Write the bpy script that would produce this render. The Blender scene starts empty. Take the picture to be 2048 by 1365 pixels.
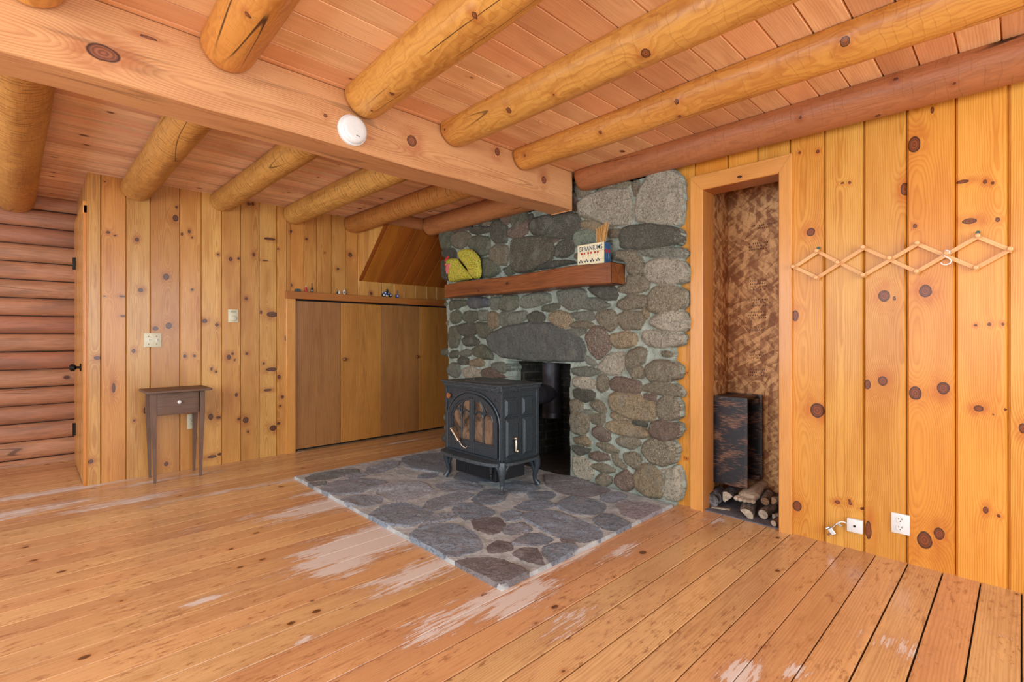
import bpy, bmesh, math, random
import numpy as np
from mathutils import Vector, Matrix

# ------------------------------------------------------------------ camera, light, exposure
H = 1.10                      # eye height; X runs along the timber beam, Y along the log joists
F = 992.0                     # focal length in pixels of the 2048 px frame
CU, CV = 1024.0, 672.0
FX, FY = 0.697, 0.717         # view direction on the floor plan
sc = bpy.context.scene
cam = bpy.data.cameras.new('camera'); camo = bpy.data.objects.new('camera', cam)
sc.collection.objects.link(camo); sc.camera = camo
cam.sensor_fit = 'HORIZONTAL'; cam.sensor_width = 36.0; cam.lens = 36.0*F/2048
cam.shift_y = -(682.5-CV)/2048; cam.clip_start = 0.02
camo.location = (0, 0, H)
camo.rotation_euler = (math.pi/2, 0, math.atan2(FY, FX)-math.pi/2)

w = bpy.data.worlds.new('world'); sc.world = w; w.use_nodes = True
w.node_tree.nodes['Background'].inputs[0].default_value = (0.80, 0.92, 1.0, 1)
w.node_tree.nodes['Background'].inputs[1].default_value = 0.42

def area_light(name, loc, target, sx, sy, power, col):
    l = bpy.data.lights.new(name, 'AREA'); l.shape = 'RECTANGLE'; l.size = sx; l.size_y = sy
    l.energy = power; l.color = col
    o = bpy.data.objects.new(name, l); sc.collection.objects.link(o)
    o.location = loc
    o.rotation_euler = (Vector(target)-Vector(loc)).to_track_quat('-Z', 'Y').to_euler()
    return o
# daylight of the windows behind and beside the photographer
area_light('window_light_rear', (0.9, -2.2, 1.35), (1.2, 4.0, 1.2), 3.4, 1.7, 80, (0.86, 0.95, 1.0))
area_light('window_light_side', (-2.2, 1.2, 1.45), (3.0, 1.4, 1.0), 3.4, 1.7, 88, (0.86, 0.95, 1.0))
area_light('window_light_hall', (-2.0, 4.3, 1.4), (2.5, 4.0, 0.8), 1.4, 1.5, 16, (0.86, 0.93, 1.0))
sc.view_settings.view_transform = 'Standard'; sc.view_settings.look = 'None'
sc.view_settings.gamma = 1.0; sc.view_settings.use_curve_mapping = False
sc.view_settings.exposure = 0.66
sc.cycles.use_denoising = True
sc.cycles.max_bounces = 8; sc.cycles.diffuse_bounces = 4; sc.cycles.glossy_bounces = 3
sc.cycles.sample_clamp_indirect = 4.0

rng = random.Random(7)
nrs = np.random.RandomState(11)

# ------------------------------------------------------------------ photo measurement -> place
def ray(u, v):
    a = (u-CU)/F; b = (CV-v)/F
    return FX+FY*a, FY-FX*a, b
def onX(u, v, X):             # point on the plane X = const, returns (Y, z)
    dx, dy, b = ray(u, v); t = X/dx
    return dy*t, H+b*t
def onY(u, v, Y):             # point on the plane Y = const, returns (X, z)
    dx, dy, b = ray(u, v); t = Y/dy
    return dx*t, H+b*t
def onZ(u, v, z):
    dx, dy, b = ray(u, v); t = (z-H)/b
    return dx*t, dy*t

# ------------------------------------------------------------------ names and records
def link(o, parent=None):
    sc.collection.objects.link(o)
    if parent is not None: o.parent = parent
    return o
def tag(o, label=None, cat=None, group=None, kind=None):
    if label: o['label'] = label
    if cat: o['category'] = cat
    if group: o['group'] = group
    if kind: o['kind'] = kind
    return o
def thing(name, loc, label, cat, group=None, rz=0.0):
    o = bpy.data.objects.new(name, None); o.empty_display_size = .1
    o.location = loc; o.rotation_euler = (0, 0, rz)
    link(o); return tag(o, label, cat, group)
def copy_tree(o, parent=None):
    c = o.copy(); sc.collection.objects.link(c); c.parent = parent
    for ch in list(o.children): copy_tree(ch, c)
    return c

def smooth_mesh(me, ang=40):
    n = len(me.polygons)
    me.polygons.foreach_set('use_smooth', [True]*n)
    try: me.set_sharp_from_angle(angle=math.radians(ang))
    except Exception: pass

def mesh_obj(name, verts, faces, mats, parent=None, midx=None, smooth=False, attrs=None, ang=40):
    me = bpy.data.meshes.new(name)
    me.from_pydata([tuple(map(float, v)) for v in verts], [], faces if isinstance(faces, list) else faces.tolist())
    if not isinstance(mats, (list, tuple)): mats = [mats]
    for m in mats: me.materials.append(m)
    if midx is not None: me.polygons.foreach_set('material_index', np.asarray(midx, dtype=np.int32))
    if attrs:
        for k, arr in attrs.items():
            arr = np.asarray(arr, dtype=np.float32)
            if arr.ndim == 1:
                a = me.attributes.new(k, 'FLOAT', 'POINT'); a.data.foreach_set('value', arr)
            else:
                a = me.attributes.new(k, 'FLOAT_VECTOR', 'POINT'); a.data.foreach_set('vector', arr.reshape(-1))
    me.update()
    if smooth: smooth_mesh(me, ang)
    o = bpy.data.objects.new(name, me)
    return link(o, parent)

def bm_obj(name, bm, mat, parent=None, smooth=False, ang=40):
    bmesh.ops.recalc_face_normals(bm, faces=bm.faces[:])
    me = bpy.data.meshes.new(name); bm.to_mesh(me); bm.free()
    for m in (mat if isinstance(mat, (list, tuple)) else [mat]): me.materials.append(m)
    if smooth: smooth_mesh(me, ang)
    o = bpy.data.objects.new(name, me)
    return link(o, parent)

def b_box(bm, x0, x1, y0, y1, z0, z1, bev=0.0, seg=1, mi=0):
    vs = [bm.verts.new(p) for p in [(x0,y0,z0),(x1,y0,z0),(x1,y1,z0),(x0,y1,z0),(x0,y0,z1),(x1,y0,z1),(x1,y1,z1),(x0,y1,z1)]]
    fs = [bm.faces.new([vs[i] for i in q]) for q in [(0,3,2,1),(4,5,6,7),(0,1,5,4),(1,2,6,5),(2,3,7,6),(3,0,4,7)]]
    for f in fs: f.material_index = mi
    if bev > 0:
        es = list({e for f in fs for e in f.edges})
        r = bmesh.ops.bevel(bm, geom=es, offset=bev, segments=seg, affect='EDGES', profile=.5)
        for f in r['faces']: f.material_index = mi
    return vs
def b_tube(bm, pts, rad, seg=12, cap=True, mi=0):
    pts = [Vector(p) for p in pts]; n = len(pts)
    if not hasattr(rad, '__len__'): rad = [rad]*n
    rings = []; prev = None
    for i, p in enumerate(pts):
        d = (pts[min(i+1, n-1)]-pts[max(i-1, 0)]).normalized()
        if prev is None:
            u = d.orthogonal().normalized()
        else:
            u = (prev-d*prev.dot(d)); u = u.normalized() if u.length > 1e-6 else d.orthogonal().normalized()
        prev = u; v = d.cross(u)
        rings.append([bm.verts.new(p+(u*math.cos(2*math.pi*k/seg)+v*math.sin(2*math.pi*k/seg))*rad[i]) for k in range(seg)])
    for i in range(n-1):
        for k in range(seg):
            f = bm.faces.new((rings[i][k], rings[i][(k+1) % seg], rings[i+1][(k+1) % seg], rings[i+1][k])); f.material_index = mi
    if cap:
        bm.faces.new(rings[0][::-1]).material_index = mi; bm.faces.new(rings[-1]).material_index = mi
def b_ball(bm, c, r, sx=1, sy=1, sz=1, rot=None, seg=16):
    M = Matrix.Translation(c) @ (rot if rot is not None else Matrix.Identity(4)) @ Matrix.Diagonal((r*sx, r*sy, r*sz, 1))
    bmesh.ops.create_uvsphere(bm, u_segments=seg, v_segments=max(6, seg//2), radius=1, matrix=M)
def b_prism(bm, poly, axis, a0, a1, mi=0):
    """poly of 2D points extruded along 'x','y' or 'z' from a0 to a1"""
    def P(p, a): return (a, p[0], p[1]) if axis == 'x' else ((p[0], a, p[1]) if axis == 'y' else (p[0], p[1], a))
    A = [bm.verts.new(P(p, a0)) for p in poly]; B = [bm.verts.new(P(p, a1)) for p in poly]
    n = len(poly)
    fs = [bm.faces.new(A), bm.faces.new(B[::-1])]+[bm.faces.new((A[i], B[i], B[(i+1) % n], A[(i+1) % n])) for i in range(n)]
    for f in fs: f.material_index = mi
def bez(p0, p1, p2, p3, n=10):
    p0, p1, p2, p3 = map(Vector, (p0, p1, p2, p3))
    return [p0*(1-t)**3+p1*3*t*(1-t)**2+p2*3*t*t*(1-t)+p3*t**3 for t in [i/n for i in range(n+1)]]

# ------------------------------------------------------------------ noise in numpy
def hsh(ix, iy, seed):
    n = (ix.astype(np.int64)*374761393+iy.astype(np.int64)*668265263+seed*1442695041) & 0x7fffffff
    n = ((n ^ (n >> 13))*1274126177) & 0x7fffffff
    n = (n ^ (n >> 16)) & 0x7fffffff
    return n/float(0x7fffffff)
def vn(x, y, seed=0):
    x = np.asarray(x, float); y = np.asarray(y, float)
    x, y = np.broadcast_arrays(x, y)
    ix = np.floor(x).astype(np.int64); iy = np.floor(y).astype(np.int64); fx = x-ix; fy = y-iy
    fx = fx*fx*(3-2*fx); fy = fy*fy*(3-2*fy)
    a = hsh(ix, iy, seed); b = hsh(ix+1, iy, seed); c = hsh(ix, iy+1, seed); d = hsh(ix+1, iy+1, seed)
    return (a*(1-fx)+b*fx)*(1-fy)+(c*(1-fx)+d*fx)*fy-.5
def fbm(x, y, seed=0, o=3):
    s = 0; a = 1.0; k = 1.0
    for i in range(o):
        s = s+a*vn(np.asarray(x)*k, np.asarray(y)*k, seed+i*17); a *= .5; k *= 2.03
    return s

# ------------------------------------------------------------------ materials
def srgb(r, g, b):
    f = lambda c: (c/255/12.92) if c/255 <= .04045 else ((c/255+.055)/1.055)**2.4
    return (f(r), f(g), f(b), 1)
class NT:
    def __init__(s, name):
        s.m = bpy.data.materials.new(name); s.m.use_nodes = True
        s.t = s.m.node_tree; s.b = s.t.nodes['Principled BSDF']
    def n(s, typ, **kw):
        nd = s.t.nodes.new(typ)
        for k, v in kw.items(): setattr(nd, k, v)
        return nd
    def l(s, a, b): s.t.links.new(a, b)
    def put(s, sock, v):
        if isinstance(v, bpy.types.NodeSocket): s.l(v, sock)
        elif v is not None: sock.default_value = v
    def math(s, op, a, b=None, c=None, clamp=False):
        nd = s.n('ShaderNodeMath', operation=op, use_clamp=clamp)
        s.put(nd.inputs[0], a)
        if b is not None: s.put(nd.inputs[1], b)
        if c is not None: s.put(nd.inputs[2], c)
        return nd.outputs[0]
    def mix(s, f, a, b, mode='MIX'):
        nd = s.n('ShaderNodeMix', data_type='RGBA', blend_type=mode, clamp_factor=True)
        s.put(nd.inputs[0], f); s.put(nd.inputs[6], a); s.put(nd.inputs[7], b)
        return nd.outputs[2]
    def ss(s, x, lo, hi, a=0.0, b=1.0):
        nd = s.n('ShaderNodeMapRange', interpolation_type='SMOOTHSTEP')
        s.put(nd.inputs[0], x); nd.inputs[1].default_value = lo; nd.inputs[2].default_value = hi
        nd.inputs[3].default_value = a; nd.inputs[4].default_value = b
        return nd.outputs[0]
    def noise(s, vec, scale, detail=3, rough=.55, dist=0.0, dim='3D'):
        nd = s.n('ShaderNodeTexNoise', noise_dimensions=dim)
        if vec is not None: s.l(vec, nd.inputs['Vector'])
        nd.inputs['Scale'].default_value = scale; nd.inputs['Detail'].default_value = detail
        nd.inputs['Roughness'].default_value = rough; nd.inputs['Distortion'].default_value = dist
        return nd.outputs[0]
    def vor(s, vec, scale, feat='F1', rnd=1.0):
        nd = s.n('ShaderNodeTexVoronoi', feature=feat)
        s.l(vec, nd.inputs['Vector']); nd.inputs['Scale'].default_value = scale
        nd.inputs['Randomness'].default_value = rnd
        return nd
    def attr(s, name):
        nd = s.n('ShaderNodeAttribute', attribute_name=name); return nd
    def sep(s, vec):
        nd = s.n('ShaderNodeSeparateXYZ'); s.l(vec, nd.inputs[0]); return nd.outputs
    def comb(s, x, y, z):
        nd = s.n('ShaderNodeCombineXYZ')
        for i, q in enumerate((x, y, z)): s.put(nd.inputs[i], q)
        return nd.outputs[0]
    def obj(s): return s.n('ShaderNodeTexCoord').outputs['Object']
    def bump(s, h, strength=.3, dist=.002, prev=None):
        nd = s.n('ShaderNodeBump'); nd.inputs['Strength'].default_value = strength; nd.inputs['Distance'].default_value = dist
        s.l(h, nd.inputs['Height'])
        if prev is not None: s.l(prev, nd.inputs['Normal'])
        return nd.outputs[0]
    def out(s, col=None, rough=None, normal=None, **kw):
        if col is not None: s.put(s.b.inputs['Base Color'], col)
        if rough is not None: s.put(s.b.inputs['Roughness'], rough)
        if normal is not None: s.l(normal, s.b.inputs['Normal'])
        for k, v in kw.items(): s.put(s.b.inputs[k.replace('_', ' ')], v)
        return s.m

def wood(name, lite, dark, alt, rings=150., ring_amt=.5, fiber=.35, rough=.35, coat=0.0, knotc=(60,28,14),
         haloc=(168,92,38), spots=0.0, wear=False, slits=0.0, mott=.5, tonev=.3, bump=.25, flame=False, checks=0.0, graywash=0.0, saw=0.0, hue=.009, sat=1.0, val=1.0, spec=.4):
    """wood driven by mesh attributes: wf=(ring field, knot distance, tone), wu=(across, along, random)"""
    N = NT(name)
    wf = N.sep(N.attr('wf').outputs['Vector']); wu = N.sep(N.attr('wu').outputs['Vector'])
    f, kd, tone = wf[0], wf[1], wf[2]; ac, al, rn = wu[0], wu[1], wu[2]
    rz = N.math('MULTIPLY', rn, 37.0)
    vfib = N.comb(N.math('MULTIPLY', ac, 260.), N.math('MULTIPLY', al, 6.), rz)
    fib = N.noise(vfib, 1.0, 3, .6)
    vbl = N.comb(N.math('MULTIPLY', ac, 9.), N.math('MULTIPLY', al, 1.6), rz)
    blo = N.noise(vbl, 1.0, 3, .6)
    vst = N.comb(N.math('MULTIPLY', ac, 55.), N.math('MULTIPLY', al, 1.2), rz)
    stk = N.noise(vst, 1.0, 2, .5)
    # growth rings
    fw = N.math('ADD', f, N.math('MULTIPLY', N.math('SUBTRACT', N.noise(N.comb(N.math('MULTIPLY', ac, 22.), N.math('MULTIPLY', al, 5.), rz), 1., 2), .5), .010 if not flame else .03))
    fr = N.math('FRACT', N.math('MULTIPLY', fw, rings))
    late = N.math('MULTIPLY', N.ss(fr, .25, .82), N.ss(fr, .84, 1.0, 1.0, 0.0))
    ringvar = N.ss(blo, .30, .68, .45, 1.15)
    c = N.mix(N.ss(tone, 0, 1, 0, 1), lite, alt)
    c = N.mix(N.math('MULTIPLY', N.ss(blo, .42, .72), mott), c, dark)
    c = N.mix(N.math('MULTIPLY', N.math('MULTIPLY', late, ringvar), ring_amt), c, dark)
    c = N.mix(N.math('MULTIPLY', N.ss(fib, .47, .68), fiber), c, dark)
    c = N.mix(N.math('MULTIPLY', N.ss(stk, .45, .70), fiber*.8), c, alt)
    # overall plank brightness
    hs = N.n('ShaderNodeHueSaturation')
    N.l(c, hs.inputs['Color'])
    N.l(N.math('ADD', val*1.0-tonev/2, N.math('MULTIPLY', rn, tonev)), hs.inputs['Value'])
    N.l(N.math('ADD', .5+hue+.003, N.math('MULTIPLY', tone, -.008)), hs.inputs['Hue'])
    hs.inputs['Saturation'].default_value = sat
    c = hs.outputs[0]
    h = N.math('ADD', N.math('MULTIPLY', late, -.5), N.math('MULTIPLY', fib, .4))
    if spots > 0:       # small shader knots
        vs = N.comb(N.math('MULTIPLY', ac, 8.0), N.math('MULTIPLY', al, 5.5), rz)
        vn_ = N.vor(vs, 1.0)
        sepc = N.sep(vn_.outputs['Color'])
        thr = N.math('MULTIPLY', N.math('SUBTRACT', sepc[0], 1.0-spots), .13/spots)
        q = N.math('SUBTRACT', thr, vn_.outputs['Distance'])
        c = N.mix(N.math('MULTIPLY', N.ss(q, -.10, .0), .4), c, srgb(*haloc))
        c = N.mix(N.math('MULTIPLY', N.ss(q, -.012, .015), .9), c, srgb(*knotc))
    if saw > 0:         # rough sawn cross lines
        sv = N.noise(N.comb(N.math('MULTIPLY', ac, 12.), N.math('MULTIPLY', al, 420.), rz), 1., 2, .6)
        msk = N.ss(N.noise(N.comb(N.math('MULTIPLY', ac, 3.), N.math('MULTIPLY', al, 5.), rz), 1., 1), .45, .6)
        c = N.mix(N.math('MULTIPLY', N.math('MULTIPLY', N.ss(sv, .5, .66), msk), saw), c, dark)
    if slits > 0:       # bark peeling marks across a log
        ws = N.math('ADD', N.math('MULTIPLY', al, 26.), N.math('MULTIPLY', N.noise(N.comb(N.math('MULTIPLY', ac, 7.), N.math('MULTIPLY', al, 6.), rz), 1., 2), 2.2))
        fr2 = N.math('ABSOLUTE', N.math('SUBTRACT', N.math('FRACT', ws), .5))
        msk = N.ss(N.noise(N.comb(N.math('MULTIPLY', ac, 9.), N.math('MULTIPLY', al, 16.), N.math('ADD', rz, 5.)), 1., 2), .44, .53)
        sl = N.math('MULTIPLY', N.ss(fr2, .03, .085, 1., 0.), msk)
        c = N.mix(N.math('MULTIPLY', sl, slits), c, srgb(70, 36, 18))
        h = N.math('SUBTRACT', h, sl)
    if checks > 0:      # long drying cracks
        cn = N.noise(N.comb(N.math('MULTIPLY', ac, 4.5), N.math('MULTIPLY', al, .22), N.math('ADD', rz, 9.)), 1., 1.5, .4)
        cr = N.ss(N.math('ABSOLUTE', N.math('SUBTRACT', cn, .515)), .001, .0035, 1., 0.)
        cm = N.ss(N.noise(N.comb(N.math('MULTIPLY', ac, 2.), N.math('MULTIPLY', al, 1.4), N.math('ADD', rz, 3.)), 1., 1), .48, .56)
        cr = N.math('MULTIPLY', cr, cm)
        c = N.mix(N.math('MULTIPLY', cr, checks), c, srgb(48, 24, 12))
        h = N.math('SUBTRACT', h, N.math('MULTIPLY', cr, 2.0))
    if graywash > 0:
        gn = N.noise(N.comb(N.math('MULTIPLY', ac, 14.), N.math('MULTIPLY', al, 3.), rz), 1., 4, .65)
        c = N.mix(N.math('MULTIPLY', N.ss(gn, .46, .7), graywash), c, srgb(112, 88, 76))
    # traced knots
    hal = N.math('MULTIPLY', N.ss(kd, 1.0, 3.7, 1., 0.), N.ss(N.noise(N.comb(N.math('MULTIPLY', ac, 16.), N.math('MULTIPLY', al, 7.), rz), 1., 3, .6), .35, .65, .15, 1.))
    c = N.mix(N.math('MULTIPLY', hal, .74), c, srgb(*haloc))
    kin = N.ss(kd, .92, 1.06, 1., 0.)
    krad = N.math('FRACT', N.math('MULTIPLY', kd, 3.0))
    kc = N.mix(N.ss(krad, .4, .8), srgb(*[min(255, int(q*1.35)) for q in knotc]), srgb(*knotc))
    kc = N.mix(N.ss(kd, .6, .95), kc, srgb(*[int(q*.62) for q in knotc]))
    c = N.mix(kin, c, kc)
    r = N.math('ADD', rough, N.math('MULTIPLY', N.math('SUBTRACT', fib, .5), .15))
    if wear:
        dn = N.noise(N.comb(N.math('MULTIPLY', ac, 60.), N.math('MULTIPLY', al, 16.), rz), 1., 4, .7)
        dm = N.noise(N.comb(N.math('MULTIPLY', ac, 4.), N.math('MULTIPLY', al, 2.), 8.), 1., 2, .6)
        c = N.mix(N.math('MULTIPLY', N.math('MULTIPLY', N.ss(dn, .54, .64), N.ss(dm, .40, .58)), .62), c, srgb(128, 74, 44))
        c = N.mix(N.math('MULTIPLY', N.math('MULTIPLY', N.ss(dn, .44, .34), N.ss(dm, .40, .60)), .4), c, srgb(226, 178, 128))
        wr = N.attr('wear').outputs['Fac']
        wn = N.noise(N.comb(N.math('MULTIPLY', ac, 75.), N.math('MULTIPLY', al, 7.), rz), 1., 6, .75)
        wn2 = N.noise(N.comb(N.math('MULTIPLY', ac, 9.), N.math('MULTIPLY', al, 3.), 4.), 1., 3, .6)
        wv = N.math('ADD', N.math('ADD', wr, N.math('MULTIPLY', N.math('SUBTRACT', wn, .5), 3.0)), N.math('MULTIPLY', N.math('SUBTRACT', wn2, .5), 1.5))
        wv = N.math('ADD', wv, N.math('MULTIPLY', late, -.10))
        wm = N.ss(wv, .46, .66)
        mid = N.ss(wv, .0, .5)
        c = N.mix(N.math('MULTIPLY', mid, .42), c, srgb(178, 128, 98))
        c = N.mix(N.math('MULTIPLY', wm, .88), c, srgb(212, 200, 192))
        r = N.math('ADD', r, N.math('MULTIPLY', wm, .3))
        h = N.math('SUBTRACT', h, wm)
    nrm = N.bump(h, bump, .0015)
    m = N.out(c, r, nrm, Coat_Weight=coat, Coat_Roughness=.16, Specular_IOR_Level=spec)
    if coat: N.b.inputs['Coat Normal'] if 'Coat Normal' in N.b.inputs else None
    return m

def plain(name, col, rough=.5, metal=0.0, bumpy=0.0, var=.12, scale=60., **kw):
    N = NT(name); o = N.obj()
    n1 = N.noise(o, scale, 3)
    c = N.mix(N.ss(n1, .3, .7, 0, 1), tuple(max(0, q*(1-var)) for q in col[:3])+(1,), tuple(min(1, q*(1+var)) for q in col[:3])+(1,))
    nm = N.bump(n1, bumpy, .001) if bumpy else None
    return N.out(c, N.math('ADD', rough-.05, N.math('MULTIPLY', n1, .1)), nm, Metallic=metal, **kw)

# ------------------------------------------------------------------ wood fields
def wood_field(a, s, seed, knots=(), depth=None, a0=None, slope=None):
    """a across, s along (arrays, metres) -> ring field (metres) and knot distance (in radii)"""
    r = random.Random(seed*7919+13)
    depth = r.uniform(.01, .05) if depth is None else depth
    a0 = r.choice([-1, 1])*r.uniform(0, .07) if a0 is None else a0
    slope = r.uniform(-.02, .02) if slope is None else slope
    dd = depth+slope*(s-1.0)+.010*fbm(s*1.1, a*4, seed*3+1, 2)+.004*fbm(s*5, a*12, seed*3+5, 2)
    aa = a-a0+.012*fbm(s*.9, a*2, seed*3+2, 2)
    f = np.sqrt(aa*aa+dd*dd)
    kd = np.full(np.shape(f), 9.0)
    for k in knots:
        ka, ks, ra, rs = k[:4]
        d = np.sqrt(((a-ka)/ra)**2+((s-ks)/rs)**2)
        wob = 1+.14*vn(np.arctan2(s-ks, a-ka)*1.3+seed, d*0+ka*50, seed+3)
        d = d/wob
        rr = max(ra, rs)
        f = f+rr*.9*np.exp(-(d/2.1)**2)+rr*.35*np.exp(-(d/4.5)**2)
        kd = np.minimum(kd, d)
    return f, kd

class Strips:
    """collects plank grids into one mesh with wood attributes"""
    def __init__(s): s.V = []; s.Fc = []; s.wf = []; s.wu = []; s.wear = []; s.n = 0; s.mi = []
    def grid(s, P, wf, wu, wear=None, mi=0, flip=False):
        n, m = P.shape[:2]
        s.V.append(P.reshape(-1, 3)); s.wf.append(wf.reshape(-1, 3)); s.wu.append(wu.reshape(-1, 3))
        s.wear.append(np.zeros(n*m) if wear is None else wear.reshape(-1))
        i = np.arange(n-1)[:, None]*m+np.arange(m-1)[None, :]+s.n
        q = np.stack([i, i+1, i+m+1, i+m], -1).reshape(-1, 4)
        if flip: q = q[:, ::-1]
        s.Fc.append(q); s.mi.append(np.full(len(q), mi)); s.n += n*m
    def build(s, name, mats, parent=None, smooth=True, ang=35):
        V = np.concatenate(s.V); Fc = np.concatenate(s.Fc)
        return mesh_obj(name, V.tolist(), Fc.tolist(), mats, parent, np.concatenate(s.mi), smooth,
                        dict(wf=np.concatenate(s.wf), wu=np.concatenate(s.wu), wear=np.concatenate(s.wear)), ang)

def plank(S, place, a_lo, a_hi, s_lo, s_hi, seed, knots=(), step=.008, sstep=None, groove=.007, gdepth=.008, wearf=None, mi=0, flip=False, thick=None, tone=None, rnd=None, **kw):
    """place(a, s, d) -> xyz arrays; d = depth behind the face"""
    r = random.Random(seed*31+5)
    w_ = a_hi-a_lo
    na = max(3, int(round((w_-2*groove)/step)))
    inner = np.linspace(a_lo+groove, a_hi-groove, na+1)
    av = np.concatenate([[a_lo+.0008], inner, [a_hi-.0008]]); dv = np.zeros(len(av)); dv[0] = dv[-1] = gdepth
    if thick:
        av = np.concatenate([[av[0]], av, [av[-1]]]); dv = np.concatenate([[thick], dv, [thick]])
    sv = np.linspace(s_lo, s_hi, max(2, int(round((s_hi-s_lo)/(sstep or step)))+1))
    A, S_ = np.meshgrid(av, sv, indexing='ij'); D = np.repeat(dv[:, None], len(sv), 1)
    mid = (a_lo+a_hi)/2
    f, kd = wood_field(A-mid, S_, seed, [(k[0]-mid,)+tuple(k[1:]) for k in knots], **kw)
    tone = r.random() if tone is None else tone; rnd = r.random() if rnd is None else rnd
    P = np.stack(place(A, S_, D), -1)
    S.grid(P, np.stack([f, kd, np.full_like(f, tone)], -1), np.stack([A-mid, S_, np.full_like(f, rnd)], -1),
           wearf(P) if wearf else None, mi, flip)

def wood_box(name, x0, x1, y0, y1, z0, z1, mat, parent=None, axis=2, seed=1, bev=.003, n=1, **kw):
    """a board: wood attributes computed per vertex, grain along axis"""
    bm = bmesh.new(); b_box(bm, x0, x1, y0, y1, z0, z1, 0)
    L = [x1-x0, y1-y0, z1-z0]
    for ax in range(3):
        cuts = int(min(60, L[ax]/kw.get('step', .03)))
        for i in range(1, cuts):
            co = [0, 0, 0]; co[ax] = [x0, y0, z0][ax]+L[ax]*i/cuts; no = [0, 0, 0]; no[ax] = 1
            bmesh.ops.bisect_plane(bm, geom=bm.verts[:]+bm.edges[:]+bm.faces[:], plane_co=co, plane_no=no)
    if bev: 
        es = [e for e in bm.edges if len(e.link_faces) == 2 and e.calc_face_angle(0) > 1.0]
        bmesh.ops.bevel(bm, geom=es, offset=bev, segments=2, affect='EDGES', profile=.5)
    o = bm_obj(name, bm, mat, parent, True, 30)
    wood_attr(o, axis, seed, **{k: v for k, v in kw.items() if k != 'step'})
    return o
def wood_attr(o, axis=2, seed=1, knots=(), tone=None, rnd=None, depth=None, a0=None):
    me = o.data; n = len(me.vertices)
    co = np.empty(n*3, np.float32); me.vertices.foreach_get('co', co); co = co.reshape(-1, 3).astype(float)
    others = [i for i in range(3) if i != axis]
    c0 = co[:, others[0]]-co[:, others[0]].mean(); c1 = co[:, others[1]]-co[:, others[1]].mean()
    r = random.Random(seed*17+3)
    s = co[:, axis]
    p0, p1 = r.uniform(-.05, .05) if a0 is None else a0, (r.uniform(.02, .06) if depth is None else depth)
    f = np.sqrt((c0-p0+.01*fbm(s*1.2, c0*0, seed))**2+(c1-p1+.008*fbm(s*1.5, c0*0+5, seed+2))**2)
    kd = np.full(n, 9.0)
    for k in knots:      # (x, y, z, radius)
        d = np.sqrt(((co-np.array(k[:3]))**2).sum(1))/k[3]
        f = f+k[3]*.9*np.exp(-(d/2.1)**2); kd = np.minimum(kd, d)
    tone = r.random() if tone is None else tone; rnd = r.random() if rnd is None else rnd
    for nm, arr in (('wf', np.stack([f, kd, np.full(n, tone)], -1)), ('wu', np.stack([c0+c1*.7, s, np.full(n, rnd)], -1))):
        a = me.attributes.new(nm, 'FLOAT_VECTOR', 'POINT'); a.data.foreach_set('vector', arr.astype(np.float32).reshape(-1))

def log_obj(name, p_of, s0, s1, rad, mat, seed, parent=None, nth=40, step=.012, knots=(), th0=0, th1=2*math.pi, clampz=None, endcap=True, taper=0.0, endbev=.012):
    """p_of(s) -> (centre xyz, e1, e2): a peeled log; knots = (s, theta, r)"""
    ns = max(2, int((s1-s0)/step)); sv = np.linspace(s0, s1, ns+1); th = np.linspace(th0, th1, nth+1)
    S_, T = np.meshgrid(sv, th, indexing='ij')
    R = rad*(1+taper*(S_-s0)/(s1-s0))*(1+.05*fbm(S_*1.6, np.cos(T)*1.5+seed, seed, 3)+.05*fbm(S_*1.1, np.sin(T)*1.5+seed*2, seed+9, 2))
    R = R-endbev*np.exp(-((S_-s0)/.012))-endbev*np.exp(-((s1-S_)/.012))
    ac = T*rad
    f = .07*fbm(S_*1.5, np.cos(T)*1.6+seed, seed+1, 2)+.07*fbm(S_*1.4, np.sin(T)*1.6+seed*1.7, seed+4, 2)+.018*fbm(S_*9, np.sin(T)*5, seed+5, 3)+.012*fbm(S_*22, np.cos(T)*6, seed+6, 2)
    kd = np.full(S_.shape, 9.0)
    for ks, kt, kr in knots:
        dt = (T-kt+math.pi) % (2*math.pi)-math.pi
        d = np.sqrt((S_-ks)**2+(dt*rad)**2)/kr
        f = f+kr*1.4*np.exp(-(d/2.4)**2); kd = np.minimum(kd, d); R = R+.005*np.exp(-(d/1.6)**2)
    C0 = np.array([p_of(s)[0] for s in sv]); e1 = np.array(p_of(s0)[1]); e2 = np.array(p_of(s0)[2])
    P = C0[:, None, :]+(R*np.cos(T))[..., None]*e1+(R*np.sin(T))[..., None]*e2
    if clampz is not None: P[..., 2] = np.minimum(P[..., 2], clampz)
    r = random.Random(seed)
    tone, rnd = r.random(), r.random()
    St = Strips()
    St.grid(P, np.stack([f, kd, np.full_like(f, tone)], -1), np.stack([ac, S_, np.full_like(f, rnd)], -1))
    if endcap:
        for idx, fl in ((0, True), (-1, False)):
            ring = P[idx]; c = ring.mean(0)
            k = np.linspace(1, 0.02, 6)
            G = c+(ring-c)[None]*k[:, None, None]
            ff = np.repeat((k*rad)[:, None], nth+1, 1)*1.4
            St.grid(G, np.stack([ff, ff*0+9, ff*0+tone], -1), np.stack([G[..., 0]*.3+G[..., 1]*.3, G[..., 2], ff*0+rnd], -1), flip=fl)
    return St.build(name, mat, parent, True, 50)
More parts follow.
